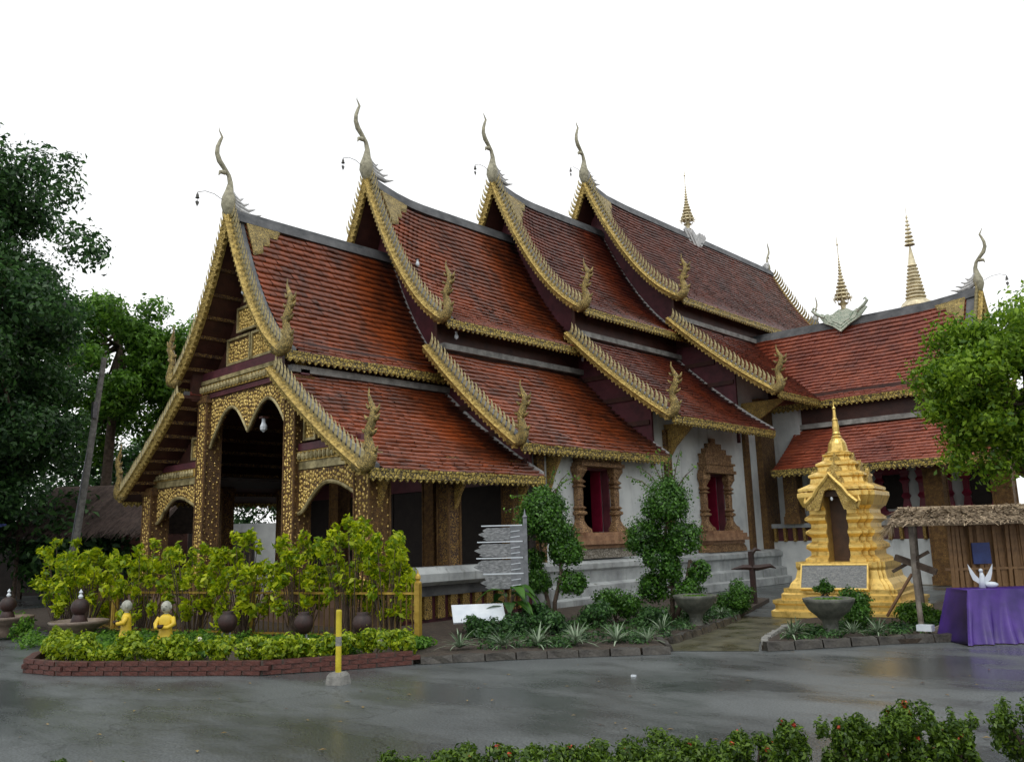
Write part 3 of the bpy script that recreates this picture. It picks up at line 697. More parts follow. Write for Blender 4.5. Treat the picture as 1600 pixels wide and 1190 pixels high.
def arch_panel(x0, x1, ztop, pts, y0, y1, mt='carved', name='arch_panel'):
    """panel with shaped lower edge: pts (x,z) left to right"""
    m = MB(); poly = [(x0, ztop)]+pts+[(x1, ztop)]
    n = len(pts)
    for i in range(n-1):
        a, b = pts[i], pts[i+1]
        m.prism([(a[0], a[1]), (b[0], b[1]), (b[0], ztop), (a[0], ztop)], 'y', y0, y1)
    o = m.build(name, mt, temple)
    bp_ = []
    for xx in np.arange(x0+.05, x1-.03, .085):
        zl_ = np.interp(xx, [p[0] for p in pts], [p[1] for p in pts])
        for zz in np.arange(zl_+.09, ztop-.03, .1): bp_.append((xx+rnd(-.02, .02), y0-.002, zz+rnd(-.02, .02)))
    bosses(bp_, 'y', o)
    r = MB(); r.tube([(p[0], y0-.0, p[1]) for p in pts], .045, 6); r.build('arch_rim', 'goldrib', o)
    return o
def smooth_arc(keys, n=8):
    out = []
    for (x0, z0, b), (x1, z1, _) in zip(keys, keys[1:]):
        for i in range(n):
            t = i/n; s = math.sin(t*math.pi/2) if b > 0 else (1-math.cos(t*math.pi/2)); out.append((x0+(x1-x0)*t, z0+(z1-z0)*s))
    out.append(keys[-1][:2]); return out
arch_panel(-1.79, 1.99, 5.5, smooth_arc([(-1.79, 4.2, 1), (-.75, 5.15, -1), (.1, 4.45, 1), (1.0, 5.15, -1), (1.99, 4.2, 1)]), YF+.02, YF+.12)
for a, b in ((2.41, 4.73), (-4.75, -2.21)):
    mid = (a+b)/2
    arch_panel(a, b, 3.3, smooth_arc([(a, 2.35, -1), (a+.42, 2.62, 1), (mid, 3.0, -1), (b-.3, 2.75, -1), (b, 2.3, 1)], 7), YF+.02, YF+.12)
def beam(x0, x1, y0, y1, z0, z1, mt, name='beam'): return MB().box(x0, x1, y0, y1, z0, z1).build(name, mt, temple)
# pediment: stacked beams and carved panels
def hwat(z, T=T1, m=.25):
    hw = 0
    for fn, zz in ((T.up, T.zu), (T.lo, T.zl)):
        for i in range(81):
            a = fn(i/80, T.y0)
            if a[1]-.32 >= z: hw = max(hw, a[0]-.12)
    return hw
gw = gable_wall(T1, YF+.2, 5.5, I4, temple, 'wood')
for s_ in (1, -1):
    poly = [(s_*2.2, 3.4)]+[(s_*(x-.12), z-.14) for x, z in reversed(prof(T1.lo, 12, T1.y0)) if z-.14 > 3.4 and x-.12 > 2.2]+[(s_*2.2, 5.49)]
    MB().prism(poly, 'y', YF+.2, YF+.28).build('gable_wall', 'wood', temple)
rows = [(3.32, 3.5, 'goldrib', .0, 5.2), (3.5, 3.72, 'gold', .05, 4.9), (3.74, 3.9, 'maroon', .02, 4.75), (5.5, 5.62, 'maroon', .04, 2.5), (5.64, 5.86, 'gold', .08, 2.35), (5.88, 5.98, 'goldrib', .1, 2.3), (6.0, 6.2, 'maroon', .06, 2.25)]
for z0, z1, mt, pr, hw in rows:
    if hw > 3:
        for s in (-1, 1): beam(*sorted((s*2.42, s*hw)), YF+.0-pr, YF+.2, z0, z1, mt)
    else: beam(-hw, hw, YF-pr, YF+.2, z0, z1, mt)
# baluster like teeth on the beams
for x in np.arange(-2.25, 2.3, .16): MB().box(x-.05, x+.05, YF-.14, YF-.07, 5.66, 5.84).build('bracket_block', 'gold', temple) if False else None
tb = MB()
for x in np.arange(-2.2, 2.25, .16): tb.ball((x, YF-.1, 5.75), (.06, .05, .1), 6, 4)
for s in (-1, 1):
    for x in np.arange(2.55, 4.85, .16): tb.ball((s*x, YF-.07, 3.61), (.06, .05, .1), 6, 4)
tb.build('beam_carving', 'goldrib', temple, kind='stuff')
def panel(x0, x1, z0, z1, mt='carve', y=YF+.12):
    o = MB().box(x0, x1, y, y+.07, z0, z1).build('carved_panel', mt, temple)
    bosses([(xx+rnd(-.02, .02), y-.002, zz+rnd(-.02, .02)) for xx in np.arange(x0+.06, x1-.04, .085) for zz in np.arange(z0+.07, z1-.05, .09)], 'y', o)
    f = MB()
    for a in ((x0, x1, z0-.03, z0+.03), (x0, x1, z1-.03, z1+.03)): f.box(a[0], a[1], y-.05, y+.03, a[2], a[3])
    for xx in (x0, x1): f.box(xx-.03, xx+.03, y-.052, y+.03, z0-.03, z1+.03)
    f.build('panel_frame', 'goldrib', o)
for (z0, z1) in ((6.3, 6.95), (7.1, 7.7), (7.85, 8.35)):
    hw = hwat(z1, T1); k = max(1, int(hw*2/.85)); w = hw*2/k
    for i in range(k): panel(-hw+i*w+.05, -hw+(i+1)*w-.05, z0, z1, 'carve' if i*2 >= k-1 else 'carved')  # brighter gold on the right half paints in the light falling there
for (z0, z1) in ((4.0, 4.55), (4.65, 5.15)):
    hw = hwat(z1, T1)
    for s in (-1, 1):
        k = max(1, int((hw-2.45)/.7)); w = (hw-2.45)/k
        for i in range(k):
            a, b = s*(2.45+i*w+.04), s*(2.45+(i+1)*w-.04); panel(min(a, b), max(a, b), z0, z1, 'carve' if s > 0 else 'carved')  # right side lit, left side shaded, by choice of gold
# rafters under the overhang of the front roof
for s in (-1, 1):
    for a in np.arange(.08, .97, .115):
        x, z = T1.up(a, -2); MB().box(min(s*x-.04, s*x+.04), max(s*x-.04, s*x+.04), T1.y0+.12, 3.2, z-.19, z-.1).build('rafter', 'carved', temple)
    for a in np.arange(.06, .97, .115):
        x, z = T1.lo(a, -2); MB().box(min(s*x-.04, s*x+.04), max(s*x-.04, s*x+.04), T1.y0+.12, 3.2, z-.19, z-.1).build('rafter', 'carved', temple)
# porch floor, ceiling, back wall; near-black walls and doors carry painted porch shade
beam(-5.05, 5.05, -1.9, 3.3, .02, FZ, 'floor', 'porch_floor')
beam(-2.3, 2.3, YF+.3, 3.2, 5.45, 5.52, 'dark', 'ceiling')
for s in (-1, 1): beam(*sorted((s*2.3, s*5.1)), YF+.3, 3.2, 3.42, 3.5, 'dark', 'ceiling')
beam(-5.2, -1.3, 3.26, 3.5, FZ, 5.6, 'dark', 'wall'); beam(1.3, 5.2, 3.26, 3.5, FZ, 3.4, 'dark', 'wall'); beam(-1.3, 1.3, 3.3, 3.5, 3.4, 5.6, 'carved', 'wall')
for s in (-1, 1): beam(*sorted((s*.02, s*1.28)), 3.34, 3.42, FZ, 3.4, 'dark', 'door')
# brackets under the eaves
def eave_bracket(x, z, y, w=.55, h=.8, s=1):
    m = MB(); m.prism([(x, z-h), (x+w*.35, z-h*.55), (x+w, z-.02), (x+w, z+.06), (x, z+.06)], 'y', y-.05, y+.05); m.build('eave_bracket', 'carve', temple)
for y in (-1.2, .9, 2.95): eave_bracket(5.22, 3.1, y, .42, .75)
for y in (4.0, 9.35, 14.15): eave_bracket(5.22, (3.75 if y < 8.6 else (4.8 if y < 13.7 else 5.9)), y, .5 if y < 8.6 else (1.0 if y < 13.7 else 1.5), 1.1)

# ---- side wall with windows (outer face x = 5.2)
XW = 5.2
def wallpiece(y0, y1, z0, z1, mt='white'): beam(XW-.4, XW, y0, y1, z0, z1, mt, 'wall')
WIN = [(5.2, 6.5, 1.78, 3.45), (11.3, 12.55, 1.75, 3.5)]
def wallrun(y0, y1, ztop, wins):
    a = y0
    for (w0, w1, zb, zt) in wins:
        wallpiece(a, w0, 1.1, ztop); wallpiece(w0, w1, 1.1, zb); wallpiece(w0, w1, zt, ztop); a = w1
    wallpiece(a, y1, 1.1, ztop)
wallrun(3.5, 8.6, 4.15, WIN[:1]); wallrun(8.6, 13.7, 5.6, WIN[1:]); wallrun(13.7, 16.2, 7.1, [])
beam(-5.2, -4.8, 3.5, 27, .5, 5.2, 'white', 'wall')
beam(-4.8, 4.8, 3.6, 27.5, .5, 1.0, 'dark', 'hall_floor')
beam(3.6, 3.7, 3.6, 16, 1.0, 5.4, 'dark', 'added_dark_screen')  # dark sheet added behind the windows so the openings read black
beam(3.7, 4.8, 3.6, 16, 3.75, 3.8, 'dark', 'ceiling')  # lid of the added dark box behind the windows
beam(-5.2, 5.2, 27.5, 27.9, .5, 8, 'white', 'wall')
# plinth with mouldings
pm = MB()
pr = [(5.15, 0.01), (5.95, 0.01), (5.95, .22), (5.8, .26), (5.8, .5), (5.62, .56), (5.62, .84), (5.7, .9), (5.7, 1.02), (5.55, 1.1), (5.15, 1.1)]
pm.prism([(x, z) for x, z in pr], 'y', 3.3, 16.1); pm.build('plinth', 'plinth', temple)
pm = MB(); pm.prism([(5.05, .78), (5.5, .78), (5.62, .86), (5.62, 1.02), (5.5, 1.15), (5.05, 1.15)], 'y', -.5, 3.298); pm.build('parapet', 'plinth', temple)
beam(5.1, 5.32, -.5, 3.298, .56, .78, 'grey', 'parapet_band')
beam(5.1, 5.2, -.5, 3.298, .02, .56, 'maroon', 'parapet_back')
bal = MB().box(-.03, .06, -.1, .1, 0, .46).mesh('baluster', 'carve')
for y in np.arange(-.35, 3.25, .36): link('baluster', bal, temple, loc=(5.24, y, .1))
# pilasters
for y0, y1 in ((14.0, 14.25), (9.2, 9.45), (3.5, 3.75)):
    beam(XW+.0, XW+.13, y0, y1, 1.1, 5.5 if y0 > 13 else (4.7 if y0 > 8 else 3.9), 'carved' if y0 < 13.5 else 'column', 'pilaster')
beam(XW+.002, XW+.22, 14.95, 15.9, 1.1, 6.2, 'column', 'pilaster')

def window(y0, y1, zb, zt, hn=8, base='terra'):
    t = bpy.data.objects.new('window', None); COL.objects.link(t); t.parent = temple; t.location = (XW, (y0+y1)/2, zb)
    w = (y1-y0)/2; h = zt-zb
    # side posts: turned, swelling mouldings
    for s in (-1, 1):
        m = MB(); secs = []
        pr = [(0, .26), (.1, .24), (.16, .17), (.3, .11), (.42, .11), (.46, .17), (.52, .17), (.56, .1), (.62, .16), (.68, .1), (1.0, .11), (1.12, .1), (1.16, .17), (1.22, .1), (1.28, .17), (1.36, .1), (1.5, .16), (1.56, .2), (h, .2)]
        for z, r in pr:
            secs.append([(.02, s*(w+.12)-r, z), (.06+r*.9, s*(w+.12)-r, z), (.06+r*.9+.03, s*(w+.12), z), (.06+r*.9, s*(w+.12)+r, z), (.02, s*(w+.12)+r, z)])
        m.loft(secs); m.build('window_post', 'terra', t)
    m = MB()
    # header: stepped crown rising to a point
    for (hw, z0, z1, pj) in ((w+.26, h, h+.1, .36), (w+.2, h+.1, h+.26, .3), (w+.26, h+.26, h+.33, .34), (w+.16, h+.33, h+.55, .26), (w+.2, h+.55, h+.61, .28), (w-.02, h+.61, h+.78, .2), (w-.22, h+.78, h+.95, .15), (.14, h+.95, h+1.12, .1))[:hn]:
        m.box(.012, pj, -hw, hw, z0+.001, z1)
    m.build('window_header', 'terra', t)
    m = MB()
    for (hw, z0, z1, pj) in ((w+.3, -.08, 0, .42), (w+.4, -.2, -.08, .5), (w+.44, -.3, -.2, .54), (w+.34, -.4, -.3, .44)): m.box(.0, pj, -hw, hw, z0, z1-.001)
    m.build('window_sill', 'terrap', t)
    m = MB(); m.prism([(-(w+.3), -.401), (w+.3, -.401), (w+.42, -.46), (w+.52, -.56), (w+.52, -.64), (-(w+.52), -.64), (-(w+.52), -.56), (-(w+.42), -.46)], 'x', .02, .4); m.build('window_base', base, t)
    # frame and shutters opened inwards
    m = MB()
    for a in ((-w, -w+.06, 0, h), (w-.06, w, 0, h), (-w+.06, w-.06, h-.06, h)): m.box(-.2, .01, a[0], a[1], a[2], a[3])
    m.build('window_frame', 'maroon', t)
    m = MB(); m.box(-.52, -.2, w-.14, w-.09, .02, h-.02); m.build('shutter', 'red', t)
    m = MB(); m.box(-.5, -.2, -w+.09, -w+.14, .02, h-.02); m.build('shutter', 'red', t)
    MB().box(-.45, -.405, -w-.3, w-.3, -.1, h+.1).build('window_darkness', 'dark', t) if False else None
    return t
window(*WIN[0], 2, 'terrag'); window(*WIN[1])

# ---- wing walls, porch posts and far windows
beam(5.2, 6.35, 15.95, 16.2, 1.1, 6.0, 'white', 'wall')
beam(5.2, 12.4, 15.3, 15.55, .02, 1.35, 'white', 'wall')
beam(5.2, 12.4, 15.2, 15.6, 1.78, 1.92, 'plinth', 'parapet')
beam(5.2, 12.4, 15.38, 15.46, 1.351, 1.779, 'maroon', 'parapet_back')
for x in np.arange(5.5, 12.3, .34): link('baluster', bal, temple, loc=(x, 15.32, 1.33))
beam(5.25, 12.3, 17.0, 17.3, .5, 5.2, 'white', 'wall')
for x in (10.75, 12.55): column(x, 15.2, .48, .02, 3.6)
column(6.3, 15.2, .42, 1.9, 3.7, 'carved')
for x in (8.9, 10.2, 11.5):
    t = bpy.data.objects.new('window', None); COL.objects.link(t); t.parent = temple; t.location = (x, 17.0, 2.3)
    MB().box(-.3, .3, -.03, .0, 0, 1.1).build('window_pane', 'dark', t)
    m = MB()
    for s in (-1, 1):
        m.loft([[(s*.4-r, -.05-r*.5, z), (s*.4+r, -.05-r*.5, z), (s*.4+r, .0, z), (s*.4-r, .0, z)] for z, r in ((-.1, .2), (.05, .12), (.3, .08), (.4, .14), (.5, .08), (.8, .09), (.9, .16), (1.0, .1), (1.2, .16))])
    m.box(-.5, .5, -.12, -.0, 1.1, 1.3); m.box(-.35, .35, -.14, 0, 1.3, 1.5); m.box(-.6, .6, -.16, 0, -.2, -.08)
    m.build('window_frame', 'red', t)

# ------------------------------------------------------------------ fence of gilded bars before the porch
def fence(a, b, n, label, h=.95, posts=(True, True)):
    a = Vector((*a, 0)); b = Vector((*b, 0)); t = thing('metal_fence', label, 'fence', a); d = b-a; l = d.length; u = d/l; ang = math.atan2(u.y, u.x)
    q = Matrix.Rotation(ang, 4, 'Z')
    m = MB(); m.m = q; 
    for z in (.16, h-.1): m.box(0, l, -.018, .018, z-.018, z+.018)
    m.build('rail', 'yellowgold', t)
    bar = MB().box(-.008, .008, -.008, .008, .1, h).lathe([(.018, h), (.004, h+.07)], 6).mesh('fence_bar', 'darkgold')
    k = int(l/.11)
    for i in range(1, k): o = link('fence_bar', bar, t); o.location = u*(l*i/k)
    pm_ = MB().box(-.045, .045, -.045, .045, 0, h+.05).lathe([(.06, h+.05), (.06, h+.08), (.03, h+.1), (.05, h+.14), (.045, h+.18), (.015, h+.22), (.004, h+.28)], 10).mesh('fence_post', 'yellowgold')
    for i in range(n+1): o = link('fence_post', pm_, t); o.location = u*(l*i/n); o.rotation_euler.z = ang
    return t
M['darkgold'] = mat('fence_bar_gilt', (.07, .045, .012), (.2, .13, .03), rough=.5, scale=3)
M['yellowgold'] = mat('fence_gilt', (.3, .19, .025), (.48, .33, .06), rough=.4, metal=.4, scale=8)
fence((1.4, -4.75), (8.05, -2.6), 2, 'gilded bar fence running behind the leafy shrubs, in front of the porch')
fence((1.4, -4.75), (-1.2, -4.2), 2, 'far left run of gilded fence behind the stone fountain bowl')

# ------------------------------------------------------------------ golden shrine
def redent(h, z, k=.16, hy=None):
    """square section with notched corners"""
    hx = h; hy = hy or h; a = h*k
    return [(-hx+a*2, -hy, z), (hx-a*2, -hy, z), (hx-a*2, -hy+a, z), (hx-a, -hy+a, z), (hx-a, -hy+a*2, z), (hx, -hy+a*2, z), (hx, hy-a*2, z), (hx-a, hy-a*2, z), (hx-a, hy-a, z), (hx-a*2, hy-a, z), (hx-a*2, hy, z),
            (-hx+a*2, hy, z), (-hx+a*2, hy-a, z), (-hx+a, hy-a, z), (-hx+a, hy-a*2, z), (-hx, hy-a*2, z), (-hx, -hy+a*2, z), (-hx+a, -hy+a*2, z), (-hx+a, -hy+a, z), (-hx+a*2, -hy+a, z)]
shr = thing('golden_shrine', 'small golden tiered shrine with an arched niche and slate plaque beside the temple', 'shrine', (11.72, 5.85, 0), R(8)); shr.scale = (.86, .86, 1)
def stack(pr, k=.16): 
    m = MB(); m.loft([redent(h, z, k) for h, z in pr]); return m
stack([(1.5, .01), (1.5, .12), (1.42, .16), (1.42, .24), (1.46, .27), (1.46, .33)], .04).build('step', 'shrine', shr)
stack([(1.3, .331), (1.3, .44), (1.25, .47), (1.25, .55)], .05).build('step', 'shrine', shr)
stack([(1.16, .551), (1.12, .64), (1.02, .74), (.98, .9), (1.0, .96), (1.0, 1.06)], .07).build('base', 'shrine', shr)
body = []
z = 1.061
for i, (a, b) in enumerate([(.84, .72), (.8, .69), (.79, .68), (.79, .69)]):
    body += [(a, z), (a, z+.05), (b, z+.12), (b, z+.2), (a-.02, z+.27)]; z += .275
body += [(.8, z), (.84, z+.08), (.89, z+.2), (.89, z+.28), (.8, z+.32)]
# body in two halves left and right of the niche, and a back
zt = z+.32
m = MB()
for (h0, z0), (h1, z1) in zip(body, body[1:]):
    if z1-z0 < 1e-6: continue
    for s in (-1, 1):
        q0 = [(s*.24, -h0, z0), (s*(h0-.24), -h0, z0), (s*(h0-.24), -h0+.12, z0), (s*(h0-.12), -h0+.12, z0), (s*(h0-.12), -h0+.24, z0), (s*h0, -h0+.24, z0), (s*h0, h0, z0), (s*.24, h0, z0)]
        q1 = [(s*.24, -h1, z1), (s*(h1-.24), -h1, z1), (s*(h1-.24), -h1+.12, z1), (s*(h1-.12), -h1+.12, z1), (s*(h1-.12), -h1+.24, z1), (s*h1, -h1+.24, z1), (s*h1, h1, z1), (s*.24, h1, z1)]
        m.loft([q0, q1])
m.build('body', 'shrine', shr)
MB().box(-.238, .238, -.3, .7, 1.062, zt-.01).build('niche', 'brown', shr)
MB().box(-.238, .238, -.78, -.3, 2.35, zt-.01).build('niche_head', 'brown', shr)
m = MB(); ap = smooth_arc([(-.26, 2.2, 1), (0, 2.52, -1), (.26, 2.2, 1)], 6)
pm_ = [(-.54, 2.1), (-.58, 2.22), (-.4, 2.36), (-.28, 2.52), (-.13, 2.66), (0, 2.8), (.13, 2.66), (.28, 2.52), (.4, 2.36), (.58, 2.22), (.54, 2.1)]
for i in range(len(pm_)-1):
    a, b = pm_[i], pm_[i+1]
    def low(x): return 2.08 if abs(x) > .27 else 2.2+.3*math.sqrt(max(0, 1-(x/.27)**2))
    m.prism([(a[0], low(a[0])), (b[0], low(b[0])), (b[0], b[1]), (a[0], a[1])], 'y', -1.06, -.93)
m.build('pediment', 'shrinec', shr)
m = MB(); m.tube([(x, -1.07, z_) for x, z_ in pm_[1:-1]], .045, 6); m.tube([(.54, -1.0, 2.12), (.62, -1.0, 2.25), (.6, -1.0, 2.35)], [.05, .04, .01], 6); m.tube([(-.54, -1.0, 2.12), (-.62, -1.0, 2.25), (-.6, -1.0, 2.35)], [.05, .04, .01], 6)
m.build('pediment_rim', 'shrine', shr)
tiers = [(.88, zt), (.88, zt+.05), (.62, zt+.16), (.59, zt+.26), (.65, zt+.29), (.65, zt+.33), (.45, zt+.41), (.42, zt+.5), (.48, zt+.53), (.48, zt+.57), (.31, zt+.64), (.28, zt+.71), (.33, zt+.74), (.33, zt+.76)]
stack(tiers).build('roof_tier', 'shrine', shr)
m = MB()
for hh, zz, sc in ((.62, zt+.12, .25), (.45, zt+.37, .19), (.31, zt+.6, .14)):
    for rz in range(4):
        mm = m.m; m.m = Matrix.Rotation(rz*math.pi/2, 4, 'Z') @ Matrix.Translation((0, -hh-.03, zz))
        m.prism([(-sc, 0), (-sc*.8, sc*.5), (-sc*.3, sc*.75), (0, sc*1.3), (sc*.3, sc*.75), (sc*.8, sc*.5), (sc, 0)], 'y', -.03, .06); m.m = mm
        m.build('antefix', 'shrinec', shr); m = MB()
zz = zt+.76
MB().lathe([(r_*.9, zz+h_*.83) for r_, h_ in [(.33, 0), (.34, .05), (.27, .08), (.26, .12), (.23, .28), (.17, .38), (.12, .42), (.14, .45), (.09, .49), (.11, .53), (.085, .58), (.09, .7), (.07, .86), (.08, .89), (.05, .93), (.035, 1.15), (.05, 1.18), (.015, 1.24), (.003, 1.45)]], 16).build('spire', 'shrine', shr)
m = MB(); m.m = Matrix.Translation((-.05, -1.32, .56)) @ Matrix.Rotation(R(-28), 4, 'X'); m.box(-.72, .72, -.03, .03, 0, .48); pq = m.build('plaque', 'plaque', shr)
m = MB(); m.m = Matrix.Translation((-.05, -1.32, .56)) @ Matrix.Rotation(R(-28), 4, 'X')
for a in ((-.75, .75, -.03, 0), (-.75, .75, .48, .51), (-.75, -.72, 0, .48), (.72, .75, 0, .48)): m.box(a[0], a[1], -.045, .03, a[2], a[3])
m.build('plaque_frame', 'shrine', pq)
MB().ball((0, -.97, 2.3), (.03, .02, .04), 6, 5).build('niche_lamp', 'whitep', shr)

# ------------------------------------------------------------------ golden stupa far behind
st = thing('golden_stupa', 'tall golden ringed stupa spire rising far behind the side wing', 'stupa', (4.95, 34.8, 0))
pr = [(3.2, 0), (3.2, 2), (2.6, 2.4), (2.6, 5), (2.1, 5.6), (2.0, 8), (1.7, 9), (1.6, 10.5), (1.15, 12.2), (.75, 12.9), (.72, 13.1), (.85, 13.2), (.7, 13.45), (.62, 13.5)]
MB().lathe([(r, z) for r, z in pr], 24).build('base', 'stupag', st)
rg = []; z = 13.5
for i in range(10):
    r = .55-.03*i; rg += [(r*.72, z), (r, z+.03), (r, z+.09), (r*.72, z+.14)]; z += .195
MB().lathe(rg, 20).build('rings', 'stupag', st)
MB().lathe([(.2, z), (.26, z+.05), (.2, z+.15), (.03, z+1.2)], 16).build('spire', 'stupag', st)
rg = []; z += 1.2
for i in range(8):
    r = .27*(1-i/9); rg += [(.03, z), (r, z+.02), (r*.9, z+.1), (.03, z+.13)]; z += .22
rg += [(.015, z), (.002, z+1.1)]
MB().lathe(rg, 14).build('umbrella', 'stupag', st)

# ------------------------------------------------------------------ trees
def crown_clumps(c, rad, n, cr, seed, flat=.75):
    rg_ = random.Random(seed); out = []
    for i in range(n):
        d = Vector((rg_.gauss(0, 1), rg_.gauss(0, 1), rg_.gauss(0, 1))).normalized(); k = rg_.uniform(.45, 1.0)
        p = Vector(c)+Vector((d.x*rad[0], d.y*rad[1], d.z*rad[2]))*k; r = rg_.uniform(*cr)
        out.append((tuple(p), (r, r, r*flat)))
    return out
def tree(name, label, base, trunk, tr, crown, rad, n, cr, nleaf, size, lm, seed, group=None, bark='bark', aspect=.5, limbs=8, flat=.75, extra=None, fill=.3, cat='tree', up=.35):
    t = thing(name, label, cat, base, group=group); b = Vector(base)
    pts = [Vector(p)-b for p in trunk]
    MB().tube(pts, [tr*(1-.6*i/(len(pts)-1)) for i in range(len(pts))], 10).build('trunk', bark, t, smooth=True)
    cl = crown_clumps(tuple(Vector(crown)-b), rad, n, cr, seed, flat)
    if extra: cl += [(tuple(Vector(c)-b), r) for c, r in extra]
    m = MB(); rg_ = random.Random(seed+1)
    for i in range(min(limbs, len(cl))):
        q = Vector(cl[i][0]); k = rg_.uniform(.55, 1); s = pts[-2].lerp(pts[-1], k) if len(pts) > 1 else pts[-1]
        mid = s.lerp(q, .5)+Vector((0, 0, -.06*(q-s).length)); m.tube([s, mid, q], [tr*.32, tr*.2, tr*.06], 6)
    m.build('branch', bark, t, smooth=True)
    link('crown', leaf_mesh('crown', cl, nleaf, size, lm, aspect, fill, up, seed=seed), t)
    return t
tree('broadleaf_tree', 'big dark green tree cut off by the left edge of the picture', (-9.5, -6.2, 0), [(-9.5, -6.2, 0), (-9.4, -6, 4), (-9.2, -5.8, 8), (-9, -5.5, 12)], .45, (-9.0, -5.9, 9.0), (3.4, 3.4, 5.0), 130, (.6, 1.2), 85000, .17, 'lf_dark', 11, limbs=30,
     extra=[((-5.9, -3.4, 10.3), .75), ((-6.3, -3.9, 12.0), .7), ((-5.6, -3.9, 12.6), .35), ((-5.2, -3.2, 9.9), .4), ((-6.6, -4.4, 9), .9), ((-7.1, -4.3, 12.9), .7)])
tree('broadleaf_tree', 'mid green loose crowned tree behind the grey pole, left of the front gable', (-15.3, 1.2, 0), [(-15.3, 1.2, 0), (-15.2, 1.3, 4), (-15.4, 1.5, 8), (-15.3, 1.6, 10.5)], .25, (-15.6, 1.4, 8.6), (3.2, 3.2, 3.3), 80, (.5, .95), 38000, .2, 'lf_mid', 12, limbs=30, up=.1)
tree('broadleaf_tree', 'bushy green tree whose crown touches the left slope of the front gable', (-14.6, 4.4, 0), [(-14.6, 4.4, 0), (-14.6, 4.3, 5), (-14.3, 4.2, 9.4)], .22, (-14.4, 4.2, 8.2), (2.3, 2.3, 3.2), 60, (.45, .85), 26000, .2, 'lf_mid', 13, limbs=20)
tree('broadleaf_tree', 'dense dark tree whose crown fills the left edge below the big tree', (-11.2, -4.2, 0), [(-11.2, -4.2, 0), (-11.1, -4, 3), (-11, -3.8, 6)], .3, (-11.4, -3.9, 5.9), (2.6, 2.6, 3.6), 90, (.6, 1.0), 42000, .17, 'lf_dark', 14, limbs=20, extra=[((-9.6, -2.6, 8.2), .8), ((-10.4, -3.1, 9.3), .9), ((-9.9, -2.6, 6.8), .8), ((-10.2, -2.7, 5.0), .8)])
k = 0
for (x, y, h, rr, lm, lab) in [(-20, -4, 8, 4, 'lf_dark', 'dark tree low behind the big left tree'), (-13.5, -4.4, 5.0, 2.6, 'lf_dark', 'short dark tree filling the gap under the big left tree'), (-19.5, 3, 6.5, 3.2, 'lf_dark', 'shadowed tree beyond the grey roofed hut'), (-26, 9, 8, 4.5, 'lf_mid', 'distant tree seen through the front porch'), (-19, 12, 7, 4, 'lf_dark', 'dark tree behind the porch on its far side'), (-12.5, -1.0, 3.6, 1.8, 'lf_dark', 'low dark tree behind the thatched shelter')]:
    tree('background_tree', lab, (x, y, 0), [(x, y, 0), (x+.1, y, h*.4), (x, y, h*.7)], .2, (x, y, h*.6), (rr, rr, h*.42), 40, (.7, 1.3), 9000, .26, lm, 20+k, limbs=10); k += 1
tree('shade_tree', 'bright green leafy tree at the right edge in front of the side wing', (14.9, 8.2, 0), [(14.9, 8.2, 0), (14.8, 8.1, 1.6), (14.7, 8, 3), (14.9, 7.9, 4.2)], .16, (14.65, 7.5, 4.6), (1.75, 1.75, 1.6), 60, (.36, .66), 40000, .115, 'lf_bright', 31, limbs=30, fill=.1,
     extra=[((13.75, 6.9, 3.0), (.45, .45, .4)), ((14.3, 7.2, 2.8), (.42, .42, .4)), ((14.9, 7.6, 3.0), (.5, .5, .4)), ((15.3, 7.5, 5.9), (.7, .7, .6)), ((15.6, 7.7, 5.4), (.8, .8, .7)), ((13.5, 6.6, 4.0), (.35, .35, .3)), ((13.6, 6.9, 4.6), (.6, .6, .5)), ((13.9, 7.0, 4.0), (.55, .55, .5)), ((14.0, 7.1, 5.0), (.5, .5, .4)), ((13.9, 7.1, 3.5), (.4, .4, .5)), ((14.6, 7.6, 3.4), (.4, .4, .4)), ((14.3, 7.2, 4.6), (.6, .6, .5))], up=-.05)
for (x, y, h, rr, lab) in [(17, 14.5, 4.5, 2.2, 'low dark tree filling the gap between wing column and shade tree'), (19, 18, 6.5, 3.2, 'dark tree behind the shade tree at the right edge'), (22, 25, 8, 4, 'distant tree closing the view on the far right')]:
    tree('background_tree', lab, (x, y, 0), [(x, y, 0), (x, y, h*.7)], .2, (x, y, h*.55), (rr, rr, h*.4), 36, (.6, 1.1), 9000, .24, 'lf_dark', 41+k, limbs=8); k += 1

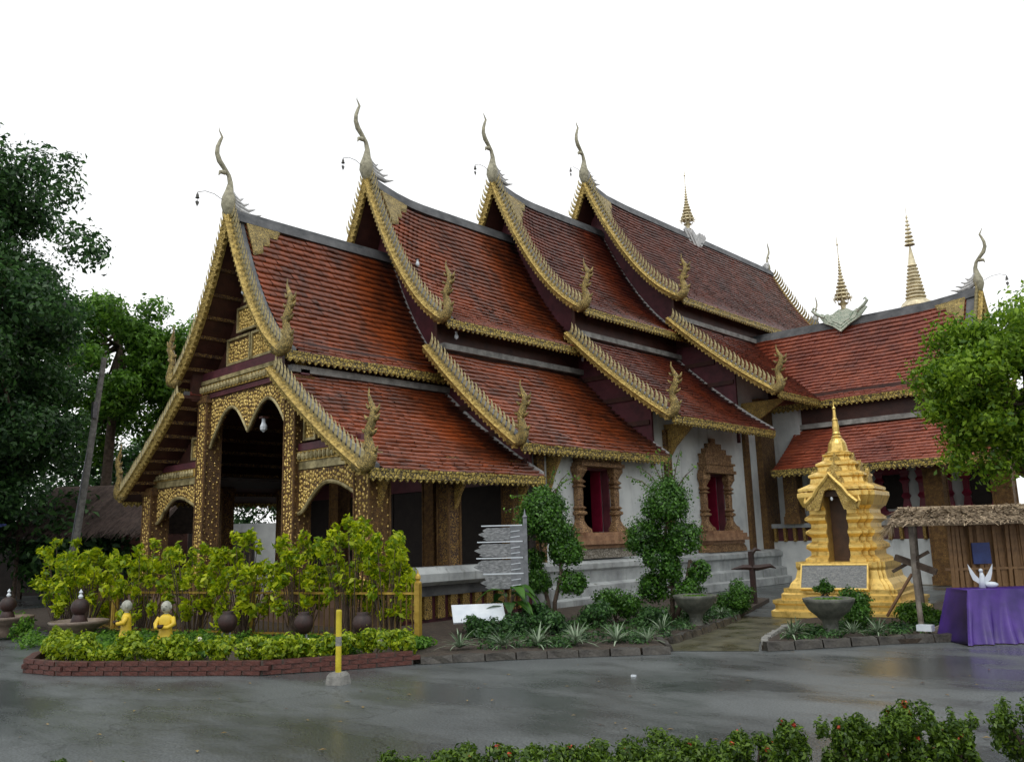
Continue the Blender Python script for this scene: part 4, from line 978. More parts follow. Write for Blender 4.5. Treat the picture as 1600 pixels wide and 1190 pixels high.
# ------------------------------------------------------------------ clipped and planted bushes
def topiary(label, base, stems, balls, n, seed, lm='lf_top', size=.055, wisps=()):
    t = thing('topiary_tree', label, 'topiary', base, group='cloud pruned trees by the temple wall'); rg_ = random.Random(seed)
    m = MB()
    for s in stems: m.tube(s, [.05*(1-.5*i/(len(s)-1)) for i in range(len(s))], 7)
    for c, r in balls:
        b = min((Vector(p) for s in stems for p in s), key=lambda p: (p-Vector(c)).length); m.tube([b, Vector(c)], [.03, .015], 5)
    m.build('trunk', 'bark', t, smooth=True)
    for i, (c, r) in enumerate(balls):
        vol = (r if not hasattr(r, '__len__') else sum(r)/3)**2; N = int(n*1.45*vol)
        r = tuple(q*1.13 for q in r); sub = [((c[0], c[1], c[2]), r)]
        rr = r if not hasattr(r, '__len__') else sum(r)/3
        for q in range(9):
            d = Vector((rg_.gauss(0, 1), rg_.gauss(0, 1), rg_.gauss(0, 1))).normalized()*rr*.72; sub.append(((c[0]+d.x, c[1]+d.y, c[2]+d.z), rr*.38))
        link('foliage_cloud', leaf_mesh('foliage_cloud', sub, N, size, lm, .6, .45, .3, seed=seed*10+i), t)
    if wisps:
        m = MB()
        cl = []
        for a, b in wisps:
            a = Vector(a); b = Vector(b); mid = a.lerp(b, .5)+Vector((0, 0, .06)); m.tube([a, mid, b], [.012, .009, .004], 4)
            for q in range(5): cl.append((tuple(a.lerp(b, .25+.17*q)), .07))
        m.build('twig', 'bark', t); link('shoot_leaves', leaf_mesh('shoot_leaves', cl, 40*len(wisps), .06, 'lf_mid', .5, .3, .3, seed=seed), t)
    return t
# 1: at px 855, base (8.3,0.35)   2: at px 1040
topiary('left cloud-pruned tree beside the grey signpost, a broad dome over four clipped balls', (8.15, .55, 0),
        [[(0, 0, 0), (-.05, 0, .5), (-.22, .02, 1.0), (-.2, 0, 1.6)], [(.05, .03, 0), (.12, 0, .5), (.3, 0, 1.0), (.2, .1, 1.7)]],
        [((-.1, 0, 2.05), (.45, .45, .36)), ((-.1, .05, 2.35), (.36, .36, .24)), ((-.3, -.05, 1.28), (.2, .2, .17)), ((.36, .12, 1.42), (.29, .29, .27)), ((-.22, -.12, .86), (.26, .26, .2)), ((.42, .15, .86), (.25, .25, .2)), ((.16, .1, 1.76), (.33, .33, .22))], 34000, 51,
        wisps=[((-.1, 0, 2.4), (-.75, -.2, 2.5)), ((.1, 0, 2.5), (.6, .3, 2.85)), ((0, 0, 2.5), (.2, .1, 3.0)), ((-.2, 0, 2.3), (-.9, -.3, 2.2)), ((.2, 0, 2.5), (.4, .2, 2.9))])
topiary('right cloud-pruned tree before the ornate window, tallest of the clipped trees', (9.75, 2.2, 0),
        [[(0, 0, 0), (.05, 0, .7), (-.08, 0, 1.5), (.05, 0, 2.2)], [(0, .05, 0), (.25, .1, .6), (.4, .1, 1.2)]],
        [((.02, 0, 2.3), (.42, .42, .4)), ((-.42, -.1, 1.65), (.36, .36, .38)), ((.28, .1, 1.62), (.33, .33, .3)), ((-.1, -.1, 1.22), (.32, .32, .22)), ((.56, .2, 1.0), (.19, .19, .17)), ((.32, .1, .62), (.28, .28, .2)), ((-.3, -.1, .7), (.28, .28, .26)), ((.12, -.1, 1.0), (.2, .2, .2))], 32000, 52,
        wisps=[((0, 0, 2.6), (-.1, 0, 3.35)), ((.2, 0, 2.6), (.35, .1, 3.3)), ((-.1, 0, 2.6), (-.5, -.1, 3.0)), ((.25, 0, 2.5), (.6, .2, 2.95)), ((0, 0, 2.6), (-.3, -.1, 3.25)), ((.1, 0, 2.6), (.15, 0, 3.2)), ((-.2, 0, 2.5), (-.75, -.2, 2.85))])
def bush(label, base, rad, n, lm, size, seed, name='round_bush', group=None, aspect=.5, fill=.35, nc=12, stems=5, cat='bush', cr=(.3, .5), up=.3, flowers=0, fm='flower'):
    t = thing(name, label, cat, base, group=group); rg_ = random.Random(seed); m = MB()
    cl = []
    rz_ = rad[2]
    for i in range(nc):
        d = Vector((rg_.gauss(0, 1), rg_.gauss(0, 1), rg_.gauss(0, 1))).normalized()*rg_.uniform(.3, .8)
        if name == 'flowering_bush': d = Vector((rg_.uniform(-.85, .85), rg_.uniform(-.85, .85), rg_.uniform(-.9, .75)))
        cl.append(((d.x*rad[0], d.y*rad[1], rz_+d.z*rz_*.85), tuple(q*rg_.uniform(*cr) for q in rad)))
    for i in range(stems):
        c = cl[i % len(cl)][0]; m.tube([(rg_.uniform(-.08, .08), rg_.uniform(-.08, .08), 0), (c[0]*.5, c[1]*.5, c[2]*.5), c], [.016, .012, .006], 5)
    m.build('stem', 'bark', t)
    link('foliage', leaf_mesh('foliage', cl, n, size, lm, aspect, fill, up, seed=seed), t)
    if flowers:
        link('flower_head', leaf_mesh('flower_head', [((c[0], c[1], c[2]+r[2]*.6), tuple(q*.25 for q in r)) for c, r in cl[:flowers]], flowers*26, size*.7, fm, .8, .2, .6, seed=seed+5), t, kind='stuff')
    return t
bush('round dark green bush against the white wall between the two clipped trees', (9.1, 1.4, 0), (.55, .55, .42), 7000, 'lf_top', .05, 61)
bush('round bush left of the golden shrine steps', (9.9, 4.3, 0), (.5, .5, .38), 6500, 'lf_top', .05, 62)
bush('conical clipped bush beside the wide stone pot at the shrine', (12.95, 2.75, 0), (.42, .42, .4), 5500, 'lf_top', .05, 63)
bush('small clipped ball bush on top of the shrine hedge, in front of the slate plaque', (12.45, 2.9, .55), (.18, .18, .17), 1300, 'lf_top', .045, 64)
bush('low dark hedge plant behind the bamboo post', (13.75, 3.6, 0), (.45, .4, .26), 3000, 'lf_mid', .06, 65)
for i, (x, y, r_, lab) in enumerate([(8.3, -1.5, .3, 'low dark shrub just left of the white leaning board'), (8.75, -1.15, .28, 'low dark shrub before the white leaning board'), (9.2, -.75, .3, 'low dark shrub at the foot of the left clipped tree'), (8.5, -.2, .34, 'shadowed shrub under the left clipped tree'), (9.2, .6, .36, 'shadowed shrub under the round bush'), (10.2, .9, .3, 'dark undergrowth below the right clipped tree'), (9.9, 2.9, .3, 'undergrowth between pot and white wall')]):
    bush(lab, (x, y, .05), (r_*1.2, r_*1.2, r_*.75), 1500, 'lf_dark', .07, 70+i, name='low_shrub', group='dark low shrubs in the bed')
# leafy lime shrubs on tall canes in front of the porch
LS = [(-.9, -4.9, 1.8, .75), (.7, -5.1, 1.65, .68), (2.0, -4.5, 1.75, .78), (3.3, -4.1, 1.68, .72), (4.6, -3.75, 1.8, .66), (5.75, -3.35, 1.75, .64), (6.75, -2.95, 2.0, .68), (7.4, -2.7, 1.8, .5)]
LL = ['leftmost lime green shrub, beyond the stone fountain bowl', 'lime green shrub above the stone fountain bowl', 'lime green shrub above the two small yellow robed statues', 'lime green shrub left of the tall front column', 'lime green shrub right of the tall front column', 'lime green shrub in the middle of the gilded fence', 'tall lime green shrub before the porch corner column', 'rightmost lime green shrub, next to the fence post']
for i, (x, y, h, r_) in enumerate(LS):
    t = thing('leafy_shrub', LL[i], 'shrub', (x, y, .05), group='lime green shrubs along the gilded fence'); rg_ = random.Random(80+i); m = MB(); cl = []
    for q in range(34):
        a = rg_.uniform(0, 6.28); rr = r_*.88*math.sqrt(rg_.random()); hh = h*rg_.uniform(.55, 1.04)*(1-.22*(rr/r_)**2); c = (rr*math.cos(a), rr*math.sin(a), hh)
        m.tube([(c[0]*.25, c[1]*.25, 0), (c[0]*.6, c[1]*.6, hh*.5), c], [.012, .009, .005], 5); cl.append((c, (.1, .1, .13)))
        
        if q % 3 == 0: cl.append(((c[0]*.85, c[1]*.85, hh*rg_.uniform(.35, .75)), (.11, .11, .14)))
    m.build('stem', 'bark', t)
    link('foliage', leaf_mesh('foliage', cl, 2000, .125, 'lf_lime', .42, .3, .15, seed=80+i, outw=.35, jitter=.6), t)
# border of low bright plants behind the brick edging
bp = along([(4.7, -6.85, 0), (5.3, -7.1, 0), (6.0, -6.9, 0), (7.3, -6.05, 0), (8.3, -5.3, 0), (8.9, -4.3, 0), (9.2, -3.6, 0)], .42)
for i, (p, a) in enumerate(bp):
    r_ = rnd(.2, .27); near = ['at the rounded left end of the bricks', 'second from the rounded end of the bricks', 'third from the rounded brick end', 'below the left statue'][i] if i < 4 else None
    ordn = ['', '', '', '', 'below the right statue', 'just right of the right statue', 'below the leftmost clay jar', 'with pale flecks in the middle of the bricks', 'right of the pale flecked middle plant', 'third plant left of the yellow bollard', 'second plant left of the yellow bollard', 'immediately left of the yellow bollard', 'directly behind the yellow bollard', 'first plant right of the yellow bollard', 'second plant right of the yellow bollard', 'third plant right of the yellow bollard', 'last of the brick edged row, toward the fence post', 'outermost right, where the bricks meet the dark kerb']
    lab = 'low yellow-green border plant ' + (near or ordn[min(i, 17)])
    bush(lab, (p.x, p.y, .06), (r_*1.15, r_*1.15, r_*rnd(.85, 1.15)), 950, 'lf_edge', .075, 100+i, name='border_plant', group='yellow-green border plants behind the bricks', nc=9, stems=3, flowers=(3 if i > 6 and i % 2 else 0), fm='flowerw')
for i, (x, y) in enumerate([(.6, -6.1), (-.4, -5.9), (-1.4, -5.6), (-2.4, -5.5)]):
    bush(['border plant at the left edge nearest the road', 'second border plant from the road at the left edge', 'third border plant back at the left edge', 'furthest border plant in the left bed'][i], (x, y, .03), (.32, .32, .22), 500, 'lf_mid', .08, 130+i, name='border_plant', group='green plants of the far left bed', nc=9, stems=3)
# second row: darker fillers
for i, (x, y) in enumerate([(5.6, -6.2), (6.6, -5.7), (7.6, -5.0), (8.3, -4.2), (4.6, -6.2), (8.6, -3.2)]):
    bush(['dark filler plant behind the border, left of the yellow bollard', 'dark filler plant below the right statue', 'dark filler plant before the middle of the fence', 'dark filler plant behind the yellow bollard', 'dark filler plant beside the fountain bowl', 'dark filler plant at the right fence post'][i], (x, y, .05), (.5, .45, .16), 1100, 'lf_mid', .07, 140+i, name='low_shrub', nc=9, stems=3)
gc = []
for q in range(150):
    x, y = rnd(8.6, 11.4), rnd(-2.6, 4.5)
    if y < x*1.12-13.6 or x > 11.15+.0*y or (y > 0 and x > 11.2-.25*y): continue
    gc.append(((x, y, .12), (rnd(.12, .3), rnd(.12, .3), rnd(.05, .13))))
for q in range(50):
    x, y = rnd(12.4, 14.2), rnd(.7, 4)
    if y < x*1.25-15.3: continue
    gc.append(((x, y, .1), (rnd(.12, .3), rnd(.12, .3), rnd(.04, .1))))
link('ground_cover', leaf_mesh('ground_cover', gc, 14000, .06, 'lf_dark', .5, .3, .5, seed=77), None, 'low dark green ground cover between the bushes of the beds', 'ground cover', kind='stuff')
gc = [((rnd(1.5, 8), 0, .12), (rnd(.15, .35), rnd(.15, .35), rnd(.06, .16))) for q in range(110)]
gc = [((x, -6.2+(x-1.5)*.42+rnd(-.5, .8), z), r_) for (x, _, z), r_ in gc]
link('ground_cover', leaf_mesh('ground_cover', gc, 12000, .07, 'lf_mid', .5, .3, .5, seed=78), None, 'mixed green ground cover under the lime shrubs', 'ground cover', kind='stuff')
# spider plants with pale striped blades
def spider(label, x, y, s, seed):
    rg_ = random.Random(seed); V = []; F = []
    for q in range(34):
        a = rg_.uniform(0, 6.28); l = s*rg_.uniform(.7, 1.15); e = rg_.uniform(.35, 1.25); w = .016*s/.35; d = Vector((math.cos(a), math.sin(a), 0)); sd = Vector((-math.sin(a), math.cos(a), 0))
        p = Vector((0, 0, .03)); k0 = len(V)
        for j in range(5):
            t_ = j/4; p2 = d*(l*math.cos(e)*t_+.1*l*t_*t_)+Vector((0, 0, l*math.sin(e)*t_-l*.55*t_*t_*math.cos(e)+.03)); ww = w*(1-t_)**.6+.001
            V += [tuple(p2-sd*ww), tuple(p2+sd*ww)]
        F += [(k0+2*j, k0+2*j+1, k0+2*j+3, k0+2*j+2) for j in range(4)]
    me = bpy.data.meshes.new('spider_plant'); me.from_pydata(V, [], F); me.materials.append(M['lf_strap'])
    return link('spider_plant', me, None, label, 'plant', 'pale striped spider plants along the kerb', loc=(x, y, .09))
SPL = [(9.35, -2.9, .38, 'leftmost pale striped spider plant behind the kerb'), (9.75, -2.4, .4, 'second spider plant from the left along the kerb'), (10.15, -2.05, .42, 'third spider plant from the left along the kerb'), (10.55, -1.65, .42, 'spider plant in front of the round bush, fourth along the kerb'), (10.9, -1.1, .4, 'fifth spider plant along the kerb, left of the path'), (11.25, -.8, .34, 'small spider plant at the corner where kerb and path meet'), (10.75, .35, .4, 'spider plant below the dark stone pot left of the path'), (10.5, 1.9, .36, 'spider plant halfway up the path on its left side'), (10.3, 3.1, .32, 'furthest spider plant beside the path, near the shrine steps'), (12.75, .9, .34, 'spider plant left of the wide stone pot by the shrine path'), (12.6, 1.4, .32, 'second spider plant behind the wide stone pot'), (13.75, 1.7, .34, 'spider plant right of the wide stone pot'), (13.45, 1.5, .28, 'small spider plant against the foot of the wide stone pot'), (10.2, -1.2, .38, 'inner spider plant behind the kerb row'), (9.8, -1.7, .36, 'inner spider plant under the left clipped tree')]
for i, (x, y, s, l) in enumerate(SPL): spider(l, x, y, s, 150+i)
# broad leaf plant at the foot of the signpost
t = thing('broad_leaf_plant', 'plant with big drooping green leaves at the foot of the signpost', 'plant', (8.15, -.55, .05)); m = MB(); rg_ = random.Random(5)
V = []; F = []
for q in range(16):
    a = rg_.uniform(0, 6.28); l = rg_.uniform(.35, .55); b = Vector((math.cos(a)*.1, math.sin(a)*.1, rg_.uniform(.4, .8))); d = Vector((math.cos(a), math.sin(a), -.35)); sd = Vector((-math.sin(a), math.cos(a), 0)); k0 = len(V)
    m.tube([(0, 0, 0), (b.x*.5, b.y*.5, b.z*.6), b], [.012, .01, .006], 5)
    for j in range(6):
        t_ = j/5; p = b+d*l*t_+Vector((0, 0, .12*math.sin(t_*3.1))); w = .11*math.sin(math.pi*min(.98, t_*.9+.08)); V += [tuple(p-sd*w), tuple(p+Vector((0, 0, -.02))), tuple(p+sd*w)]
    for j in range(5): F += [(k0+3*j, k0+3*j+1, k0+3*j+4, k0+3*j+3), (k0+3*j+1, k0+3*j+2, k0+3*j+5, k0+3*j+4)]
m.build('stem', 'bark', t); me = bpy.data.meshes.new('leaf_blades'); me.from_pydata(V, [], F); me.materials.append(M['lf_top']); link('leaf_blades', me, t)

# foreground hedge plants with red flowers
HP = [(14.1, -8.35, .14, .28), (14.4, -8.05, .24, .36), (14.68, -7.76, .24, .38), (14.95, -7.48, .2, .42), (15.2, -7.2, .24, .4), (15.46, -6.93, .23, .44), (15.72, -6.62, .23, .42), (15.93, -6.4, .2, .43), (16.07, -6.2, .15, .46), (16.36, -5.84, .16, .5), (16.52, -5.66, .2, .52), (16.7, -5.45, .2, .54), (16.85, -5.28, .14, .5), (17.27, -4.9, .25, .58)]
HL = ['low green tuft at the left end of the foreground hedge', 'first full flowering bush of the foreground hedge from the left', 'second bush of the foreground hedge with few red blooms', 'thin upright bush in the left half of the foreground hedge', 'fourth bush of the foreground hedge, left of its middle', 'middle bush of the foreground hedge dotted with red flowers', 'narrow bush before the end of the left part of the foreground hedge', 'full bush near the end of the left part of the foreground hedge', 'last bush of the left part of the foreground hedge, just left of the gap', 'bush just right of the first gap in the foreground hedge', 'second bush right of the first gap in the foreground hedge', 'tallest bush between the two gaps of the foreground hedge', 'small bush just left of the last gap in the foreground hedge', 'tall ixora bush of the hedge cut by the right edge of the picture']
for i, (x, y, r_, h) in enumerate(HP):
    if i < 7: r_ *= 1.2
    bush(HL[i], (x, y, 0), (r_, r_, h/2), int(8000*r_/.3), 'lf_hedge', .036, 170+i, name='flowering_bush', group='flowering hedge bushes in the foreground', nc=34, stems=12, cr=(.2, .34), fill=.2, flowers=6, aspect=.45)
for i, (x, y) in enumerate([(12.9, -8.7), (12.2, -9.0), (11.6, -9.2)]):
    bush(['tiny green sprout at the bottom edge left of the hedge', 'second tiny sprout at the bottom edge', 'farthest left sprout at the bottom edge'][i], (x, y, 0), (.1, .1, .09), 300, 'lf_hedge', .045, 190+i, name='seedling', nc=6, stems=3)

# ------------------------------------------------------------------ small things
# yellow bollard
t = thing('bollard', 'yellow pipe bollard standing in a concrete foot on the road', 'bollard', (9.88, -5.43, 0), R(20))
MB().lathe([(.036, .1), (.036, .86), (.03, .88)], 12).build('pole', 'yellow', t)
m = MB(); m.loft([[(-.11, -.11, 0), (.11, -.11, 0), (.11, .11, 0), (-.11, .11, 0)], [(-.1, -.1, .1), (.1, -.1, .1), (.1, .1, .1), (-.1, .1, .1)], [(-.075, -.075, .14), (.075, -.075, .14), (.075, .075, .14), (-.075, .075, .14)]]); m.build('foot', 'concrete', t)
MB().lathe([(.0375, .45), (.0375, .56)], 12).build('worn_band', 'concrete', t)
# fallen leaves
rg0 = np.random.RandomState(9); n_ = 170; P_ = np.stack([rg0.uniform(5, 18, n_), rg0.uniform(-9, 2.5, n_), np.full(n_, .012)], 1)
P_ = P_[(P_[:, 1] < P_[:, 0]*1.12-14.8)]; n_ = len(P_); an = rg0.uniform(0, 6.28, n_); sz = rg0.uniform(.015, .04, n_)
ax_ = np.stack([np.cos(an), np.sin(an), 0*an], 1)*sz[:, None]; bx_ = np.stack([-np.sin(an), np.cos(an), .5+0*an], 1)*sz[:, None]*.4
link('fallen_leaves', numesh('fallen_leaves', np.stack([P_-ax_, P_+bx_, P_+ax_, P_-bx_*np.array([1, 1, -1])], 1).reshape(-1, 3), np.arange(n_*4).reshape(n_, 4), 'litter'), None, 'small fallen leaves scattered over the wet road', 'fallen leaves', kind='stuff')
# small litter
MB().cbox((0, 0, .012), (.06, .05, .02), .4).build('paper_scrap', 'whitep', None, label='tiny white scrap lying on the wet road', cat='litter', loc=(12.55, -3.0, 0))
# signpost with slatted arrow boards
t = thing('signpost', 'grey metal signpost with four weathered arrow boards pointing left', 'signpost', (8.3, -.25, 0), R(43))
MB().box(-.035, .035, -.035, .035, 0, 2.05).lathe([(.04, 2.05), (.055, 2.07), (.03, 2.1), (.02, 2.13), (.003, 2.22)], 8).build('post', 'metalgrey', t)
for i, (z, x0) in enumerate(((1.66, -.82), (1.37, -.9), (1.08, -.92), (.8, -.8))):
    h = .23; bo = MB(); xl = x0+.12
    jag = [(xl, z), (xl-.07, z+.03), (xl-.03, z+.05), (xl-.12, z+h*.4), (xl-.16, z+h*.5), (xl-.1, z+h*.62), (xl-.05, z+h*.66), (xl-.08, z+h*.8), (xl, z+h)]
    bo.prism([(-.28, z), *jag, (-.28, z+h)], 'y', -.014, .014); b = bo.build('sign_board', 'sign', t)
    MB().box(x0+.02, -.05, -.03, .03, z+h+.025, z+h+.045).build('board_rail', 'whitep', b)
    MB().box(-.279, -.036, -.02, .02, z-.02, z+h+.024).build('board_bracket', 'metalgrey', b)
    for q in range(2): MB().bar((-.27, -.022, z+.05+q*.1), (-.1, -.022, z+.07+q*.1), .012).build('board_clip', 'whitep', b)
# leaning white board
m = MB(); m.m = Matrix.Rotation(R(-58), 4, 'X'); m.box(-.46, .46, -.015, .015, 0, .5)
m.build('white_board', 'whitep', None, label='blank white board lying tilted among the shrubs by the gilded fence post', cat='board', loc=(8.1, -1.25, .28)).rotation_euler.z = R(52)
# fountain bowls
def fountain(label, loc, k=1.0):
    t = thing('fountain_bowl', label, 'fountain', loc, group='stone bowl fountains')
    MB().lathe([(.25*k, 0), (.22*k, .12*k), (.3*k, .25*k), (.52*k, .36*k), (.55*k, .42*k), (.5*k, .43*k), (.45*k, .37*k), (.1*k, .33*k)], 20).build('bowl', 'bowlrim', t, smooth=True)
    MB().lathe([(.12*k, .3*k), (.16*k, .4*k), (.12*k, .52*k), (.08*k, .56*k)], 12).build('pedestal', 'clay', t, smooth=True)
    MB().ball((0, 0, .68*k), .17*k, 14, 8).build('globe', 'clay', t, smooth=True)
    MB().lathe([(.03*k, .84*k), (.05*k, .88*k), (.02*k, .93*k), (.04*k, .96*k), (.005, 1.02*k)], 8).build('knob', 'whitep', t)
fountain('stone bowl fountain with a round globe, left of the two small statues', (2.35, -5.75, .05), .92)
fountain('second bowl fountain with a globe at the far left edge', (-.3, -6.6+.45, .05), .9)
# little monk statues
def monk(label, loc, rz, arm):
    t = thing('monk_statue', label, 'statue', loc, rz, group='small yellow robed statues')
    m = MB()
    m.loft([[(a*math.cos(q*math.pi/5), b*math.sin(q*math.pi/5), z) for q in range(10)] for z, a, b in ((0, .13, .11), (.06, .13, .11), (.14, .105, .09), (.26, .11, .085), (.34, .125, .08), (.39, .09, .065), (.42, .04, .04))])
    for s in (-1, 1): m.tube([(s*.11, 0, .36), (s*.16, -.03, .26), (s*.1, -.12, .21+arm), (s*.02, -.15, .22+arm)], [.045, .042, .034, .026], 8)
    m.build('robe', 'robe', t, smooth=True)
    m = MB(); m.tube([(0, 0, .4), (0, 0, .46)], .035, 8); m.ball((0, -.005, .53), (.082, .088, .1), 14, 10)
    for s in (-1, 1): m.ball((s*.083, 0, .525), (.014, .02, .036), 6, 5)
    m.ball((0, -.092, .522), (.012, .016, .02), 6, 5)
    m.build('head', 'statue', t, smooth=True)
    m = MB()
    for s in (-1, 1): m.ball((s*.032, -.078, .545), (.016, .01, .007), 6, 4)
    m.ball((0, -.083, .488), (.022, .01, .006), 6, 4); m.build('face_features', 'dark', t)
    MB().lathe([(.03, 0), (.055, .03), (.05, .06), (.042, .06)], 10, (0, -.16, .2+arm)).build('alms_bowl', 'clay', t)
    MB().box(-.15, .15, -.13, .13, -.1, 0).build('stand', 'concrete', t)
monk('small yellow robed monk statue on the left, turned sideways with hands out', (3.9, -5.55, .2), R(-25), .04)
monk('small yellow robed monk statue on the right, facing the road', (4.85, -5.3, .2), R(35), 0)
# dark clay jars
for i, (x, y, l) in enumerate([(5.5, -4.55, 'round dark clay jar on a stand right of the two statues'), (6.9, -4.0, 'round dark clay jar in the middle of the fence'), (7.9, -3.6, 'round dark clay jar left of the yellow bollard')]):
    t = thing('clay_jar', l, 'jar', (x, y, 0), group='dark clay jars before the fence'); t.scale = (.82, .82, .8)
    MB().lathe([(.07, .36), (.12, .4), (.18, .5), (.19, .6), (.15, .7), (.1, .74), (.12, .78), (.1, .78), (.08, .73)], 16).build('jar_body', 'clay', t, smooth=True)
    m = MB()
    for a in range(3): m.bar((.16*math.cos(a*2.1), .16*math.sin(a*2.1), 0), (.09*math.cos(a*2.1), .09*math.sin(a*2.1), .36), .03)
    m.build('jar_stand', 'metalgrey', t)
# stone pots
def pot(label, loc, k):
    t = thing('stone_pot', label, 'plant pot', loc, group='wide stone bowls on feet')
    MB().lathe([(.2*k, 0), (.2*k, .08*k), (.13*k, .16*k), (.14*k, .3*k), (.22*k, .38*k), (.36*k, .5*k), (.44*k, .64*k), (.46*k, .7*k), (.42*k, .71*k), (.38*k, .64*k), (.05, .62*k)], 20).build('bowl', 'pot', t, smooth=True)
    link('water_plants', leaf_mesh('water_plants', [((0, 0, .66*k), (.36*k, .36*k, .03))], 900, .05, 'lf_mid', .8, .1, 1.5, seed=7), t)
pot('wide grey stone pot with floating plants right of the shrine path', (13.0, 1.75, 0), .88)
pot('wide dark stone pot under the right clipped tree', (10.55, 1.75, 0), .86)
# bird shaped dark tap post by the wall
t = thing('sculpted_post', 'dark slender post topped with a carved bird shape before the white plinth', 'garden ornament', (9.3, 6.3, 0))
MB().bar((0, 0, 0), (0, 0, 1.25), .1).build('post', 'clay', t)
m = MB(); m.tube([(-.36, -.3, .86), (-.15, -.12, .9), (.1, .08, .88), (.32, .26, .92), (.42, .34, .86)], [.01, .06, .07, .05, .008], 7); m.tube([(0, 0, 1.2), (.08, .07, 1.3), (.18, .16, 1.26)], [.06, .05, .01], 6); m.build('bird_figure', 'clay', t)

# leaning utility pole and far pole
t = thing('utility_pole', 'leaning grey concrete pole in front of the left trees', 'pole', (-9.6, -1.84, 0))
MB().tube([(0, 0, 0), (.9, .0, 3.5), (1.95, -.03, 7.5)], [.13, .11, .08], 8).build('shaft', 'concrete', t)
MB().cbox((1.6, -.1, 5.9), (.16, .12, .5)).build('meter_box', 'metalgrey', t)
MB().tube([(.2, -.2, 0), (1.15, -.16, 3.8), (1.3, -.12, 4.6)], .025, 6).build('conduit', 'metalgrey', t)
t = thing('power_pole', 'distant pole with crossarm seen through the leaves left of the gable', 'pole', (-18, 7, 0))
MB().tube([(0, 0, 0), (0, 0, 9.6)], .12, 8).build('shaft', 'concrete', t); MB().bar((-1.2, -1.2, 8.9), (1.2, 1.2, 8.9), .12).build('crossarm', 'concrete', t)
m = MB()
for q in (-1, -.4, .4, 1): m.lathe([(.05, 0), (.08, .1), (.05, .2)], 6, (q*1.1, q*1.1, 8.97))
m.build('insulator', 'whitep', t)

# grey roofed hut and thatched shelter at the left, behind
def tiled_shed(label, loc, rz, w, d, h, rise, mt, name='open_shed', over=.5, wallm='wood', n=14, thatch=False):
    t = thing(name, label, 'hut', loc, rz)
    for sx in (-1, 1):
        for sy in (-1, 1): MB().box(sx*w/2-.06, sx*w/2+.06, sy*d/2-.06, sy*d/2+.06, 0, h).build('post', 'bark', t)
    for s in (-1, 1):
        V = []; F = []
        sl0 = math.hypot(d/2+over, rise)
        for r_ in range(n):
            a0 = r_/n; a1 = (r_+1.25)/n; k_ = int(w/.3)
            for q in range(k_):
                x0 = -w/2-over+q*(w+2*over)/k_; x1 = x0+(w+2*over)/k_-.01
                yy0, zz0 = s*(d/2+over)*a0, h+rise*(1-a0)+.02; yy1, zz1 = s*(d/2+over)*min(a1, 1.02), h+rise*(1-min(a1, 1.02))+.07+rnd(-.01, .01)
                k0 = len(V); V += [(x0, yy0, zz0), (x1, yy0, zz0), (x1, yy1, zz1), (x0, yy1, zz1), (x1, yy1, zz1-.05), (x0, yy1, zz1-.05)]; F += [(k0, k0+1, k0+2, k0+3), (k0+3, k0+2, k0+4, k0+5)]
        me = bpy.data.meshes.new('roof'); me.from_pydata(V, [], F); me.materials.append(M[mt]); link('roof', me, t)
    MB().box(-w/2-over, w/2+over, -.1, .1, h+rise-.02, h+rise+.1).build('ridge_board', 'whitep' if False else 'concrete', t)
    MB().box(-w/2, w/2, d/2-.05, d/2, 0, h).build('back_wall', wallm, t)
    return t
tiled_shed('open shed with a dark grey shingle roof behind the left shrubs', (-15.6, .6, 0), R(46), 2.6, 3.0, 2.1, 1.5, 'shingle', n=9)
# thatch helper: layered straw strands on a sloped plane
def thatch(name, parent, corners, n, mt, th=.16, L=.5, seed=1):
    a, b, c, d = [Vector(q) for q in corners]   # a-b ridge edge, d-c eave edge
    nrm = (b-a).cross(d-a).normalized()
    if nrm.z < 0: nrm = -nrm
    m = MB(); m.add([a, b, c, d, a-nrm*th, b-nrm*th, c-nrm*th, d-nrm*th], [(0, 1, 2, 3), (7, 6, 5, 4), (0, 4, 5, 1), (1, 5, 6, 2), (2, 6, 7, 3), (3, 7, 4, 0)])
    o = m.build(name, mt, parent)
    rg_ = random.Random(seed); V = []; F = []
    for i in range(n):
        u_, v_ = rg_.random(), rg_.random()**.7; p = a.lerp(b, u_).lerp(d.lerp(c, u_), v_); dn = (d-a).normalized(); sd = (b-a).normalized()
        q = p+dn*L*rg_.uniform(.5, 1)+sd*rg_.uniform(-.12, .12)+Vector((0, 0, -.05*rg_.random()*(v_ > .8))); w = rg_.uniform(.006, .016); h0 = nrm*rg_.uniform(0, .03); h1 = nrm*rg_.uniform(.0, .07)
        k0 = len(V); V += [p+h0-sd*w, p+h0+sd*w, q+h1+sd*w*.5, q+h1-sd*w*.5]; F += [(k0, k0+1, k0+2, k0+3)]
    me = bpy.data.meshes.new('straw'); me.from_pydata([tuple(v) for v in V], [], F); me.materials.append(M[mt]); link('straw', me, o, kind='stuff')
    return o
t = thing('thatched_shelter', 'old brown thatched shelter behind the front gable on the left', 'hut', (-12.0, -.2, 0))
thatch('thatch_roof', t, [(-1.6, -.8, 3.9), (2.4, 2.4, 3.9), (3.4, .6, 2.3), (-.8, -2.6, 2.3)], 2500, 'thatchd', L=.6)
thatch('thatch_roof', t, [(-1.6, -.8, 3.9), (2.4, 2.4, 3.9), (1.4, 4.2, 2.3), (-2.8, 1, 2.3)], 800, 'thatchd', L=.6, seed=2)
for p in ((-.6, -2.2), (3.1, .6), (-2.4, .8), (1.4, 3.6)): MB().tube([(p[0], p[1], 0), (p[0], p[1], 2.6)], .07, 6).build('post', 'bark', t)
